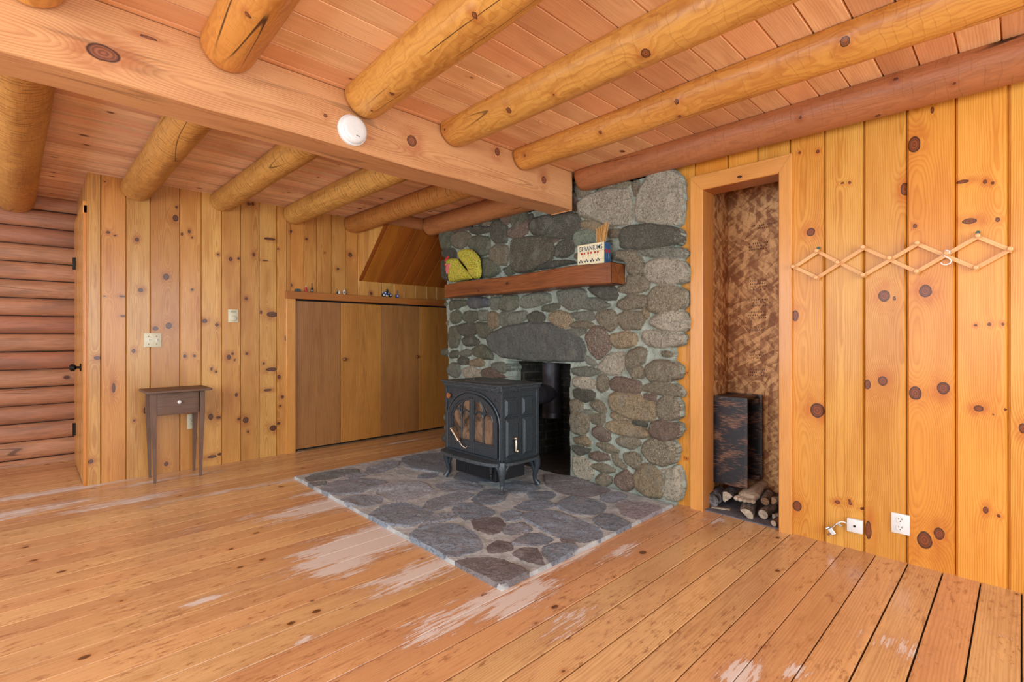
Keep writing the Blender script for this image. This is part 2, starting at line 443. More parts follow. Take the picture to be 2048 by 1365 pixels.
# ------------------------------------------------------------------ palette
M_RWALL = wood('pine_wall_glossy', srgb(226,160,78), srgb(192,112,38), srgb(214,136,50), rings=130, ring_amt=.8, fiber=.3, rough=.38, coat=.15, knotc=(100,50,22), haloc=(180,92,28), mott=.5, tonev=.22, bump=.08, sat=1.0, hue=.007, spec=.25, val=.97)
M_LWALL = wood('pine_wall_aged', srgb(212,156,92), srgb(166,98,46), srgb(196,130,66), rings=130, ring_amt=.7, fiber=.35, rough=.34, coat=.22, knotc=(84,50,34), haloc=(160,92,44), mott=.55, tonev=.25, saw=.12, bump=.1, hue=.010, val=1.06)
M_CEIL = wood('ceiling_pine', srgb(226,164,116), srgb(184,110,66), srgb(212,140,90), rings=110, ring_amt=.4, fiber=.35, rough=.5, knotc=(96,44,22), haloc=(186,110,66), spots=.34, mott=.5, tonev=.3, bump=.15, val=1.22, sat=.9, hue=.014)
M_CEILF = wood('ceiling_beadboard', srgb(222,168,132), srgb(166,104,72), srgb(206,140,104), rings=110, ring_amt=.35, fiber=.55, rough=.5, knotc=(84,44,28), haloc=(170,104,72), spots=.3, mott=.6, tonev=.34, bump=.2, val=1.24, sat=.84, hue=.014)
M_FLOOR = wood('floor_pine', srgb(222,158,92), srgb(178,104,44), srgb(206,132,66), rings=120, ring_amt=.6, fiber=.4, rough=.33, coat=.35, knotc=(74,40,22), haloc=(172,100,46), spots=.8, wear=True, mott=.4, tonev=.16, bump=.12, val=.97, sat=.84, hue=.014)
M_LOG = wood('peeled_log', srgb(216,150,78), srgb(170,98,42), srgb(200,132,62), rings=60, ring_amt=.6, fiber=.3, rough=.42, coat=.1, knotc=(110,62,34), haloc=(170,96,44), mott=.5, tonev=.14, flame=True, checks=.9, slits=.12, bump=.3, hue=.008)
M_LOGR = wood('peeled_log_scored', srgb(206,146,80), srgb(156,94,44), srgb(190,122,62), rings=50, ring_amt=.4, fiber=.32, rough=.5, knotc=(110,62,34), haloc=(160,90,44), mott=.5, tonev=.14, flame=True, checks=.7, slits=.85, bump=.5, hue=.010, sat=1.0)
M_LOGD = wood('red_stained_log', srgb(176,100,56), srgb(128,64,34), srgb(160,84,46), rings=60, ring_amt=.4, fiber=.35, rough=.45, knotc=(90,46,30), haloc=(140,70,36), mott=.5, tonev=.1, flame=True, checks=.9, slits=.1, bump=.3, hue=.014, val=1.15, sat=.94)
M_BEAM = wood('fir_timber', srgb(216,150,98), srgb(168,96,52), srgb(204,134,84), rings=125, ring_amt=.6, fiber=.3, rough=.5, knotc=(112,66,46), haloc=(168,96,56), mott=.35, tonev=.05, bump=.25, checks=.35, hue=.009, sat=.94)
M_MANTEL = wood('mantel_timber', srgb(152,84,44), srgb(98,46,22), srgb(130,68,36), rings=110, ring_amt=.4, fiber=.9, rough=.42, coat=.15, knotc=(52,24,14), haloc=(96,44,22), mott=.9, tonev=.05, checks=.5, hue=.006)
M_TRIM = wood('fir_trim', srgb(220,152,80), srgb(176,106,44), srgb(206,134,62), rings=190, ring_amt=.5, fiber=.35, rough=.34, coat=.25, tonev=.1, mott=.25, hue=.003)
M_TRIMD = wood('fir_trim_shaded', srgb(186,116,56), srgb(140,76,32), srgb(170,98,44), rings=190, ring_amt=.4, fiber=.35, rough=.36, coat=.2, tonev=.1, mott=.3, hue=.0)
M_DOORA = wood('luan_door_dark', srgb(166,116,66), srgb(118,76,40), srgb(146,98,54), rings=60, ring_amt=.35, fiber=.5, rough=.36, coat=.25, tonev=.1, mott=.5, val=1.22, hue=.004)
M_DOORB = wood('luan_door_light', srgb(186,126,62), srgb(140,86,38), srgb(170,108,50), rings=60, ring_amt=.35, fiber=.5, rough=.36, coat=.25, tonev=.06, mott=.4, val=1.15, hue=.004)
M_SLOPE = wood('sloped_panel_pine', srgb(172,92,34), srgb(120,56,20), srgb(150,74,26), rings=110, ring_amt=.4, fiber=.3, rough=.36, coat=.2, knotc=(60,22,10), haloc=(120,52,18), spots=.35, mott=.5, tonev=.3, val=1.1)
M_WLOG = wood('log_wall_wood', srgb(190,122,78), srgb(128,74,44), srgb(168,98,58), rings=50, ring_amt=.3, fiber=.5, rough=.5, knotc=(80,42,30), haloc=(130,72,44), spots=.3, mott=.6, tonev=.2, flame=True, checks=.7, graywash=.35, bump=.4, hue=.004, sat=.88, val=1.08)
M_TABLE = wood('weathered_walnut', srgb(134,104,86), srgb(82,62,52), srgb(114,86,70), rings=120, ring_amt=.4, fiber=.6, rough=.6, tonev=.06, mott=.4, graywash=.4, hue=.004)
def crate_mat():
    N = NT('blackened_plywood'); o = N.obj(); q = N.sep(o)
    n1 = N.noise(N.comb(N.math('MULTIPLY', q[1], 5.), N.math('MULTIPLY', q[2], 9.), q[0]), 1., 4, .6)
    n2 = N.noise(N.comb(N.math('MULTIPLY', q[1], 18.), N.math('MULTIPLY', q[2], 190.), q[0]), 1., 4, .65)
    k = N.math('ADD', N.math('MULTIPLY', n1, 1.1), N.math('MULTIPLY', n2, .8))
    c = N.mix(N.ss(k, .92, 1.14), srgb(24,23,30), srgb(126,86,62))
    c = N.mix(N.math('MULTIPLY', N.ss(n2, .66, .72), .5), c, srgb(150,140,140))
    return N.out(c, N.math('ADD', .38, N.math('MULTIPLY', n1, .2)), N.bump(n2, .3, .002))
M_CRATE = crate_mat()
M_PEG = wood('pale_birch', srgb(226,172,118), srgb(190,128,76), srgb(214,156,100), rings=120, ring_amt=.25, fiber=.3, rough=.45, tonev=.08, mott=.2)
M_PHONEY = plain('gap_dark', (.015, .010, .008, 1), .9)
M_GAPP = plain('gap_dust', srgb(176,150,138), .9)
M_BLACK = plain('black_iron', (.012, .012, .013, 1), .35, .6)
M_WHITE = plain('white_plastic', srgb(222,222,220), .4, var=.02)
M_IVORY = plain('ivory_plastic', srgb(214,208,180), .4, var=.03)
M_DARKSLOT = plain('slot_black', (.01, .01, .01, 1), .7)
M_STEEL = plain('shiny_steel', (.6, .6, .6, 1), .25, 1.0, var=.04)
M_IRON = plain('cast_iron_enamel', (.040, .054, .066, 1), .34, .35, bumpy=.08, var=.25, scale=90, Coat_Weight=.25, Coat_Roughness=.3)
M_IRONL = plain('cast_iron_worn', (.070, .084, .094, 1), .40, .4, bumpy=.05, var=.25, scale=60)
M_PIPE = plain('stove_pipe_black', (.045, .042, .05, 1), .45, .5, var=.35, scale=9)
M_NICKEL = plain('brushed_nickel', (.50, .41, .31, 1), .34, 1.0, var=.1)
M_COPPER = plain('copper_badge', (.75, .34, .16, 1), .35, .9, var=.1)

def stone_mat(name, hearth=False):
    N = NT(name); o = N.obj()
    c = N.attr('col').outputs['Vector']; mk = N.attr('msk').outputs['Fac']; sp = N.attr('speck').outputs['Fac']
    n1 = N.noise(o, 14, 5, .6); n2 = N.noise(o, 150 if not hearth else 190, 3, .7); n3 = N.noise(o, 60, 4, .65)
    st = N.mix(N.ss(n1, .35, .7, 0, .55), c, N.mix(.5, c, srgb(70,68,58) if not hearth else srgb(84,80,84)))
    st = N.mix(N.math('MULTIPLY', N.ss(n3, .48, .66), .6), st, srgb(66,58,48) if not hearth else srgb(62,60,64))
    st = N.mix(N.math('MULTIPLY', N.ss(n2, .54, .66), sp), st, srgb(196,184,164) if not hearth else srgb(176,172,172))
    st = N.mix(N.math('MULTIPLY', N.ss(n2, .46, .36), .55), st, srgb(44,40,34))
    st = N.mix(N.math('MULTIPLY', N.ss(N.noise(o, 9, 5, .7), .52, .66), .42), st, srgb(118,116,104) if not hearth else srgb(150,140,140))
    mo = N.mix(N.ss(n1, .3, .7), srgb(164,170,158) if not hearth else srgb(186,188,188), srgb(124,134,120) if not hearth else srgb(150,154,156))
    mo = N.mix(N.math('MULTIPLY', N.ss(n2, .5, .7), .35), mo, srgb(190,194,188))
    mo = N.mix(N.math('MULTIPLY', N.ss(n3, .55, .7), .3), mo, srgb(90,100,92))
    vein = N.math('ADD', mk, N.math('MULTIPLY', N.math('SUBTRACT', n3, .5), .8))
    mm = N.ss(vein, .35, .65)
    h = N.math('ADD', N.math('MULTIPLY', n3, 1.0), N.math('MULTIPLY', n2, .45))
    return N.out(N.mix(mm, mo, st), .82 if not hearth else .62, N.bump(h, .8, .009))
M_STONE = stone_mat('field_stone'); M_FLAG = stone_mat('flag_stone', True)

def brick_mat():
    N = NT('sooty_brick'); o = N.obj(); s = N.sep(o)
    v = N.comb(N.math('ADD', s[0], s[1]), s[2], 0.0)
    b = N.n('ShaderNodeTexBrick'); N.l(v, b.inputs['Vector']); b.inputs['Scale'].default_value = 1.0
    b.inputs['Brick Width'].default_value = .21; b.inputs['Row Height'].default_value = .07; b.inputs['Mortar Size'].default_value = .006
    b.inputs['Color1'].default_value = (.030, .026, .020, 1); b.inputs['Color2'].default_value = (.060, .048, .036, 1); b.inputs['Mortar'].default_value = (.10, .09, .07, 1)
    n = N.noise(o, 20, 4)
    return N.out(N.mix(N.ss(n, .35, .7, 0, .8), b.outputs['Color'], (.012, .011, .010, 1)), .9, N.bump(N.math('SUBTRACT', n, b.outputs['Fac']), .5, .01))
M_BRICK = brick_mat()

def osb_mat():
    N = NT('strand_board'); o = N.obj(); s = N.sep(o)
    c = None
    p = N.comb(N.math('ADD', s[1], N.math('MULTIPLY', s[0], 1.0)), s[2], 0.0)
    wob = N.noise(p, 7, 2)
    def flakes(ang, sc_, st, seed):
        mp = N.n('ShaderNodeMapping'); N.l(p, mp.inputs['Vector'])
        mp.inputs['Rotation'].default_value = (0, 0, ang); mp.inputs['Location'].default_value = (seed, seed*1.7, 0)
        mp2 = N.n('ShaderNodeMapping'); N.l(mp.outputs[0], mp2.inputs['Vector']); mp2.inputs['Scale'].default_value = (sc_, sc_*st, 1)
        return N.sep(N.vor(mp2.outputs[0], 1.0).outputs['Color'])
    a = flakes(.6, 11, 4, 1.3); b = flakes(-.8, 12, 4.5, 4.1); d = flakes(1.5, 9, 4, 7.7)
    sel = N.noise(p, 26, 1)
    fa = N.mix(N.ss(sel, .44, .46), N.n('ShaderNodeCombineXYZ').outputs[0], N.n('ShaderNodeCombineXYZ').outputs[0])
    k = N.math('ADD', N.math('MULTIPLY', a[0], N.ss(sel, .5, .46)), N.math('MULTIPLY', N.mix(N.ss(d[0], .5, .52), N.comb(b[0], 0., 0.), N.comb(d[1], 0., 0.)), 1.0))
    k = N.math('ADD', N.math('MULTIPLY', a[0], .45), N.math('ADD', N.math('MULTIPLY', b[1], .35), N.math('MULTIPLY', d[2], .35)))
    c = N.mix(N.ss(k, .25, .95), srgb(150,92,48), srgb(236,180,120))
    fine = N.noise(N.comb(N.math('MULTIPLY', s[2], 260.), N.math('MULTIPLY', N.math('ADD', s[0], s[1]), 60.), 0.), 1, 2)
    c = N.mix(N.math('MULTIPLY', N.ss(fine, .45, .7), .3), c, srgb(96,50,26))
    # ink stamps: rows of small dark marks in blocks up the middle of the back sheet
    return N.out(c, .6, N.bump(k, .3, .003))
M_OSB = osb_mat()

# ------------------------------------------------------------------ right wall: wide knotty pine planks
XW = 3.04; ZC = 2.30; YL = 4.78; YB = 2.30
def kn(lst, ox, oy, scl, onp):
    out = []
    for k in lst:
        u, v = ox+k[0]*scl, oy+k[1]*scl; rx = k[2]*scl; ry = (k[3] if len(k) > 3 else k[2])*scl
        a, z = onp(u, v); a2, _ = onp(u+rx, v); _, z2 = onp(u, v-ry)
        out.append((a, z, abs(a2-a), abs(z2-z)))
    return out
RK = kn([(770,340,40,50),(60,390,9),(172,383,12),(130,882,27),(712,615,26,42),(1070,570,45,12),(1210,570,14),(1258,578,12),(370,575,10),(325,578,14,7),(585,1280,38,36),(840,1248,42,38),(1113,815,48,18),(1288,805,16),(775,845,14),(883,125,12,22),(648,1295,10,16)],
        1580, 180, 1/3.1026, lambda u, v: onX(u, v, XW))
RK += kn([(30,35,20,32),(155,573,40,42),(440,425,20,28),(528,406,28,28),(712,475,38,38),(872,447,37,35),(1072,562,30,18),(1155,596,7),(1225,568,12,8),(1134,82,12),(1056,88,12,8),(1211,82,10),(1325,675,25,30),(40,1117,26,30),(270,1095,16,10),(338,1085,8),(343,1103,10),(410,1133,12,9),(1113,1140,17,20),(1187,1173,12,10),(765,1310,45,48),(848,1275,32,35),(446,1255,18,55)],
        1580, 620, 1/2.844, lambda u, v: onX(u, v, XW))
def knots_in(K, lo, hi, zlo=-1, zhi=9): return [k for k in K if lo-.002 < k[0] < hi+.002 and zlo < k[1] < zhi]
wallR = Strips()
def placeX(X, sgn=1):
    return lambda A, S_, D: (X+D*sgn+.0*A, A, S_)
def placeY(Y):
    return lambda A, S_, D: (A, Y+D+.0*A, S_)
edges = [onX(u, 700, XW)[0] for u in (2150, 2016, 1911, 1813, 1727, 1648.5)]
ys = [-.62, -.5, -.36, -.24] + []
e0 = edges[0]
left_edges = [e0-.13*k for k in range(12, 0, -1)]
allE = left_edges+edges+[.905]
for i in range(len(allE)-1):
    lo, hi = allE[i], allE[i+1]
    vis = i >= len(left_edges)-1
    plank(wallR, placeX(XW), lo, hi, -.01, ZC, 100+i, knots_in(RK, lo, hi), step=.006 if vis else .03, sstep=.007 if vis else .1, groove=.009, gdepth=.011, flip=False,
          tone=[.15,.5,.3,.85,.35,.55,.7,.4][i % 8])
# above the closet header and left of the casing
ZH = 2.105
e2 = [.905]+[onX(u, 320, XW)[0] for u in (1514.5, 1455)]+[1.455]
for i in range(3):
    plank(wallR, placeX(XW), e2[i], e2[i+1], ZH-.05, ZC, 140+i, step=.01, groove=.008, gdepth=.01)
lk = [(1.52, onX(1372, 747, XW)[1], .006, .006), (1.505, onX(1365, 745, XW)[1], .006, .005), (1.51, onX(1367, 917, XW)[1], .006, .006), (1.525, onX(1362, 915, XW)[1], .005, .005)]
plank(wallR, placeX(XW), 1.455, 1.60, -.01, ZC, 150, lk, step=.008, groove=.008, gdepth=.01, tone=.5)
plank(wallR, placeX(XW), 1.60, 1.74, -.01, ZC, 151, step=.03, sstep=.1)
o = wallR.build('wall_right', M_RWALL); tag(o, kind='structure')

# ------------------------------------------------------------------ left wall with the low closet
LK = kn([(240,533,17,12),(298,560,14,7),(487,595,18),(815,412,25,28),(823,318,12),(735,913,27),(517,1027,22,18),(758,1330,28),(645,1355,26,18),(932,525,12,16),(870,548,10,15),(958,578,9),(958,1022,14,12),(1177,722,9),(1285,762,16,18),(1353,757,12),(1482,722,12,16),(1440,290,15),(1475,290,15),(1620,590,50,12),(1418,1098,14),(1640,1235,45,22),(1545,1215,10,18),(1065,1290,22,18),(1167,1323,15),(215,100,8),(360,1080,30,8),(210,1078,15,6),(365,1248,25,7),(1800,525,10,15),(1803,985,10,15),(1580,775,30,6),(1690,675,8)],
        160, 340, 1/4.266, lambda u, v: onY(u, v, YL))
LK += kn([(140,307,30,16),(430,250,16,18),(270,545,14,40),(435,810,10),(692,1158,18),(85,1140,26,16),(518,730,10,26),(840,292,14),(920,290,12),(1055,395,10,14),(1092,418,10),(1195,300,16,22),(1225,273,11),(1242,323,9),(1338,272,12),(1537,398,42,15),(1475,352,10),(1598,458,13,16),(1505,565,32,10),(1625,620,13),(1607,692,9),(1255,603,12,16),(1330,805,24,24),(1275,797,12),(1348,900,9,12),(1595,833,12),(1550,870,26,22),(1050,780,20,25),(1110,785,18,10),(1060,1100,40,12),(1120,1080,18,12),(1650,148,8,22)],
        160, 640, 1/4.0136, lambda u, v: onY(u, v, YL))
LK += kn([(685,470,16,20),(310,335,12),(580,590,12),(468,453,7),(1110,560,8),(862,800,12)], 540, 400, 1/4.266, lambda u, v: onY(u, v, YL))
wallL = Strips()
XC = .302; XD = 1.795
le = [XC]+[onY(u, 650, YL)[0] for u in (202, 252.5, 300.6, 360, 403, 443.7, 481.7, 519, 554, 574)]
for i in range(len(le)-1):
    plank(wallL, placeY(YL), le[i], le[i+1], -.01, ZC, 200+i, knots_in(LK, le[i], le[i+1]), step=.007, sstep=.008, groove=.006, gdepth=.007)
ZT = 1.515
up = [le[-1]]+[onY(u, 480, YL)[0] for u in (582, 608.5, 633.5, 663, 692.5, 715.5, 737, 764, 789, 808, 831, 853, 873, 892, 912)]
for i in range(len(up)-1):
    plank(wallL, placeY(YL), up[i], up[i+1], ZT-.05, ZC, 230+i, knots_in(LK, up[i], up[i+1]), step=.012, groove=.005, gdepth=.006)
o = wallL.build('wall_left', M_LWALL); tag(o, kind='structure')

# return wall beside the hall with the door folded into it, and the hall's log wall
ret = Strips()
placeR = lambda A, S_, D: (XC+D+.0*A, A, S_)
for i, (lo, hi, z1) in enumerate([(YL, YL+.09, ZC), (5.72, 5.87, ZC)]):
    plank(ret, placeR, lo, hi, -.01, z1, 260+i, step=.01, groove=.004, gdepth=.004)
for i in range(6):
    lo = YL+.09+i*.1405
    plank(ret, placeR, lo, lo+.1405, 2.03, ZC, 270+i, step=.02, groove=.004, gdepth=.004)
o = ret.build('wall_side', M_LWALL); tag(o, kind='structure')
# hall door in that wall
dr = thing('door_1', (0, 0, 0), None, None); tag(dr, kind='structure')
ds = Strips()
for i in range(5):
    lo = YL+.12+i*.155
    plank(ds, lambda A, S_, D: (XC-.022+D+.0*A, A, S_), lo, lo+.155, .012, 2.0, 280+i, step=.02, groove=.004, gdepth=.004, thick=.02)
ds.build('door_leaf', M_LWALL, dr)
wood_box('door_casing', XC-.022, XC+.0, YL+.005, YL+.10, 0, 2.06, M_TRIM, dr, 2, 5)
wood_box('door_casing', XC-.022, XC+.0, 5.70, 5.78, 0, 2.06, M_TRIM, dr, 2, 6)
wood_box('door_casing', XC-.024, XC+.0, YL+.005, 5.78, 2.0, 2.09, M_TRIM, dr, 1, 7)
for z in (onX(157, 530, XC)[1], onX(157, 856, XC)[1]):
    bm = bmesh.new(); b_box(bm, XC-.034, XC-.021, 5.60, 5.66, z-.05, z+.05, .002); b_tube(bm, [(XC-.036, 5.63, z-.052), (XC-.036, 5.63, z+.052)], .006, 8)
    bm_obj('hinge', bm, M_BLACK, dr)
bm = bmesh.new(); kz = .86; ky = YL+.21
b_tube(bm, [(XC-.022, ky, kz), (XC-.03, ky, kz)], .028, 16); b_tube(bm, [(XC-.03, ky, kz), (XC-.055, ky, kz)], .009, 10)
b_tube(bm, [(XC-.05, ky, kz), (XC-.062, ky, kz), (XC-.078, ky, kz), (XC-.09, ky, kz)], [.012, .026, .028, .014], 16)
bm_obj('door_knob', bm, M_BLACK, dr, True)

hall = Strips(); YH = 5.90; CH = .1525
nb = 15
for k in range(-1, 15):
    z0 = .05+CH*k; z1 = z0+CH
    if z0 > ZC: break
    r0 = CH/2
    th = np.linspace(-math.pi/2, math.pi/2, 15); sx = np.arange(-3.0, XC+.05, .025)
    S_, T = np.meshgrid(sx, th, indexing='ij')
    R = 1+.04*fbm(S_*1.5, T*1.0+k, 300+k, 3)
    Z = (z0+z1)/2+np.sign(np.sin(T))*np.abs(np.sin(T))**1.0*r0*.99+.004*vn(S_*1.3, T*0+k, 5)
    Yy = YH-.055*np.abs(np.cos(T))**.7*R+.02
    Z = np.minimum(Z, ZC-.001)
    f = .09*fbm(S_*1.6, T*1.2+k*3, 310+k, 3); rd = rng.random()
    P = np.stack([S_, Yy, np.maximum(Z, -.01)], -1)
    hall.grid(P, np.stack([f, f*0+9, f*0+rng.random()], -1), np.stack([T*.07, S_, f*0+rd], -1))
o = hall.build('wall_far', M_WLOG, smooth=True); tag(o, kind='structure')

# ------------------------------------------------------------------ ceiling boards
ceil = Strips()
placeC = lambda A, S_, D: (S_, A, ZC+D)
y = .0585-.13*19; i = 0
while y < YB+.05:
    plank(ceil, placeC, y, y+.13, -3.0, 3.12, 400+i, step=.022, sstep=.035, groove=.005, gdepth=.008, mi=0, flip=True); y += .13; i += 1
while y < 5.95:
    plank(ceil, placeC, y, y+.062, -3.0, 3.75, 400+i, step=.02, sstep=.035, groove=.004, gdepth=.004, mi=1, flip=True); y += .062; i += 1
o = ceil.build('ceiling', [M_CEIL, M_CEILF]); tag(o, kind='structure')

# ------------------------------------------------------------------ floor boards
worn = []
for (u, v, rx, ry, s) in [(655,1010,.50,.17,.7),(735,1085,.46,.22,.78),(1040,1195,.35,.10,.6),(700,1130,.25,.12,.6),(960,1215,.4,.1,.55),(330,960,.5,.06,.5),(640,985,.3,.08,.5),(830,1150,.30,.12,.62),(540,968,.5,.07,.5),(100,985,.6,.10,.6),(270,1000,.6,.10,.55),(40,1025,.45,.16,.5),(800,885,.55,.05,.55),(870,868,.3,.04,.4),
                          (395,1205,.10,.03,.6),(905,1235,.38,.10,.55),(1120,1130,.5,.05,.5),(1250,1100,.3,.07,.35),(1485,1345,.16,.06,.6),(1590,1340,.08,.06,.55),(607,1280,.06,.03,.65),(1800,1290,.10,.10,.35),(1930,1250,.03,.35,.35),(1130,1240,.3,.10,.3),(1430,1040,.2,.1,.4),(480,1040,.35,.06,.4),(420,990,.5,.08,.45)]:
    X, Y = onZ(u, v, 0); worn.append((X, Y, rx, ry, s))
def wear_f(P):
    w_ = np.full(P.shape[:2], -.22)
    g = np.zeros(P.shape[:2])
    for X, Y, rx, ry, s in worn:
        g = np.maximum(g, s*2.0*np.exp(-((P[..., 0]-X)/rx)**2-((P[..., 1]-Y)/ry)**2))
    return w_+g+.25*vn(P[..., 0]*1.4, P[..., 1]*6, 77)
floor = Strips()
placeF = lambda A, S_, D: (S_, A, -D)
y = .001-.128*18; i = 0
while y < 5.95:
    near = y > -.4
    dark = y < 1.3
    g = (.0026+.0022*rng.random() if dark else .0014+.0012*rng.random()*1.2)
    if dark and rng.random() < .25: g = .0015
    plank(floor, placeF, y+g/2, y+.128-g/2, -.6 if near else -3.0, 3.75, 500+i, step=.016 if near else .04, sstep=.014 if near else .1, groove=.0022, gdepth=.0025, thick=.012, wearf=wear_f, flip=False, rnd=rng.random())
    if near: plank(floor, placeF, y+g/2, y+.128-g/2, -3.0, -.6, 500+i, step=.04, sstep=.1, groove=.0022, gdepth=.0025, thick=.012)
    m_ = 1 if (dark or rng.random() < .45) else 2
    d_ = -.011 if dark else -.005
    G = np.array([[[-3, y-.006, d_], [3.7, y-.006, d_]], [[-3, y+.006, d_], [3.7, y+.006, d_]]], float)
    floor.grid(G, np.zeros((2, 2, 3)), np.zeros((2, 2, 3)), mi=m_, flip=True)
    y += .128; i += 1
o = floor.build('floor', [M_FLOOR, M_PHONEY, M_GAPP], smooth=True, ang=25); tag(o, kind='structure')
# sub floor keeps light out
bm = bmesh.new(); b_box(bm, -3, 3.9, -2.5, 6, -.06, -.02); o = bm_obj('floor_lower', bm, M_PHONEY); tag(o, kind='structure')

bm = bmesh.new()  # added dark slabs behind the planks stop light leaking through the grooves
b_box(bm, XW+.014, XW+.05, -2.0, .90, -.05, ZC+.04); b_box(bm, XW+.014, XW+.05, 1.45, 1.75, -.05, ZC+.04); b_box(bm, XW+.014, XW+.05, .90, 1.45, 2.03, ZC+.04)
b_box(bm, XC+.012, 1.79, YL+.01, YL+.05, -.05, ZC+.04); b_box(bm, 1.79, 3.8, YL+.01, YL+.05, 1.50, ZC+.04)
b_box(bm, XC+.012, XC+.03, YL+.01, 5.95, -.05, ZC+.04); b_box(bm, -3, XC+.03, YH-.0, YH+.05, -.05, ZC+.04)
b_box(bm, 3.72, 3.80, 1.6, YL+.05, -.05, ZC+.04); b_box(bm, XW+.02, 3.75, 1.62, 1.66, -.05, ZC+.04)
o = bm_obj('wall_light_stop', bm, M_PHONEY); tag(o, kind='structure')
bm = bmesh.new(); b_box(bm, -3.0, 3.8, -2.45, 5.95, ZC+.008, ZC+.05); o = bm_obj('ceiling_light_stop', bm, M_PHONEY); tag(o, kind='structure')  # added slab above the boards stops light leaking between them
# ------------------------------------------------------------------ log joists and the timber beam
def joist(xa, ya, xb, yb, zc, r, mat, seed, label, group, knots=(), taper=0.0):
    d = Vector((xb-xa, yb-ya, 0)); L = d.length; dn = d.normalized(); n = Vector((dn.y, -dn.x, 0))
    ro = thing('log_joist', (xa, ya, zc), label, 'ceiling beam', group)
    o = log_obj('log', lambda s: ((dn.x*s, dn.y*s, 0), tuple(n), (0, 0, 1)), 0, L, r, mat, seed, ro, knots=knots, clampz=ZC-zc-.001, taper=taper)
    return ro
def joist_one(xa, ya, xb, yb, zc, r, mat, seed, label, knots=(), taper=0.0):
    d = Vector((xb-xa, yb-ya, 0)); L = d.length; dn = d.normalized(); n = Vector((dn.y, -dn.x, 0))
    # knots given as photo pixels -> (s, theta, radius)
    kk = []
    for k in knots:
        dx, dy, b = ray(k[0], k[1]); best = None
        for t in np.linspace(.6, 4.5, 1500):
            p = Vector((dx*t-xa, dy*t-ya, H+b*t-zc)); s = p.dot(dn); q = p.dot(n)
            rr = math.hypot(q, p.z)
            if rr < r*1.03: best = (s, math.atan2(p.z, q), k[2]); break
        if best: kk.append(best)
    o = log_obj('log_joist', lambda s: ((dn.x*s, dn.y*s, 0), tuple(n), (0, 0, 1)), 0, L, r, mat, seed, None, knots=kk, clampz=ZC-zc-.001, taper=taper)
    o.location = (xa, ya, zc)
    return tag(o, label, 'log joist')
fk = lambda lst, ox, oy, s: [(ox+a*s, oy+b*s, r) for a, b, r in lst]
joist_one(.0, YB-.005, .0, -1.3, 2.285, .10, M_LOG, 1, 'log joist showing only its rounded tip above the end of the timber beam')
joist_one(.585, YB-.005, .50, -1.3, 2.285, .10, M_LOG, 2, 'smooth thick log joist next to the one that overlaps the smoke detector, no large knots', fk([(1450,90,.013)], 0, 0, .3418))
joist_one(1.195, YB-.005, 1.03, -1.3, 2.285, .105, M_LOG, 3, 'log joist whose end overlaps the white smoke detector', fk([(735,85,.013),(245,548,.013),(130,650,.01)], 700, 0, .3418), .08)
joist_one(1.755, YB-.005, 1.73, -1.3, 2.285, .10, M_LOG, 4, 'smooth log joist with large round knots, between the smoke detector log and the cracked log', fk([(930,645,.016),(1732,308,.02),(555,760,.010),(1190,550,.008)], 700, 0, .3418), .12)
joist_one(2.325, YB-.005, 2.33, -1.3, 2.28, .095, M_LOG, 5, 'log joist with a long drying crack, next to the wall log', fk([(1023,910,.010),(1467,773,.012),(1915,595,.013),(1930,675,.010)], 700, 0, .3418)+fk([(920,260,.018)], 1400, 0, .3164), .16)
joist_one(2.925, YB-.03, 2.935, -1.3, 2.265, .10, M_LOGD, 6, 'dark reddish log lying along the wall top above the narrow doorway', fk([(1125,720,.012),(635,740,.010),(1240,505,.010),(1605,520,.008)], 1400, 0, .3164), .16)
YF = 4.775
joist_one(-.03, 2.51, -.09, 5.86, 2.25, .125, M_LOGR, 11, 'thick scored log joist running over to the stacked log wall')
joist_one(.60, 2.51, .59, YF, 2.235, .098, M_LOGR, 12, 'scored log joist ending above the double light switch')
joist_one(1.19, 2.51, 1.18, YF, 2.25, .092, M_LOGR, 13, 'scored log joist ending above the small round dial plate')
joist_one(1.78, 2.51, 1.775, YF, 2.24, .098, M_LOGR, 14, 'scored log joist ending above the red figurine and the start of the closet shelf')
joist_one(2.37, 2.51, 2.365, YF, 2.24, .094, M_LOGR, 15, 'scored log joist ending beside the sloped wood panel')
joist_one(2.93, 2.51, 2.95, 4.25, 2.225, .10, M_LOGD, 16, 'dark log lying on the stone chimney behind the timber beam')
# short cross timber above the sloped panel
o = log_obj('log_header', lambda s: ((s, 0, 0), (0, 1, 0), (0, 0, 1)), 0, 1.25, .085, M_LOGD, 17, None, clampz=ZC-2.235-.001)
o.location = (2.46, 4.33, 2.235); tag(o, 'short crosswise log resting above the sloped wood panel', 'log header')

bk = []
for (u, v, r1, r2) in [(207,108,.050,.030),(823.7,281,.030,.030),(994.6,304,.020,.024),(1088,361,.024,.026),(651,232,.010,.010),(298,76,.03,.006)]:
    X, z = onY(u, v, YB); bk.append((z, X, r2, r1))
beam = Strips(); BX0, BX1, BZ0 = -1.6, 2.85, 2.018; BD = .205
xw = lambda s: .004*np.sin(s*3)+.003*np.sin(s*7+1)
def bface(A, S_, D): return (S_, YB+D+.003*vn(S_*3, A*9, 3), A+xw(S_)*(ZC-A)/.28)
plank(beam, bface, BZ0, ZC-.001, BX0, BX1, 601, bk, step=.006, sstep=.010, groove=.004, gdepth=.004, depth=.03, a0=-.05, slope=.004, tone=.3, rnd=.5)
def bbot(A, S_, D): return (S_, A, BZ0+D+xw(S_))
plank(beam, bbot, YB, YB+BD, BX0, BX1, 602, step=.01, sstep=.015, groove=.004, gdepth=.004, flip=True, depth=.03, tone=.4, rnd=.5)
def bfar(A, S_, D): return (S_, YB+BD-D, A+xw(S_)*(ZC-A)/.28)
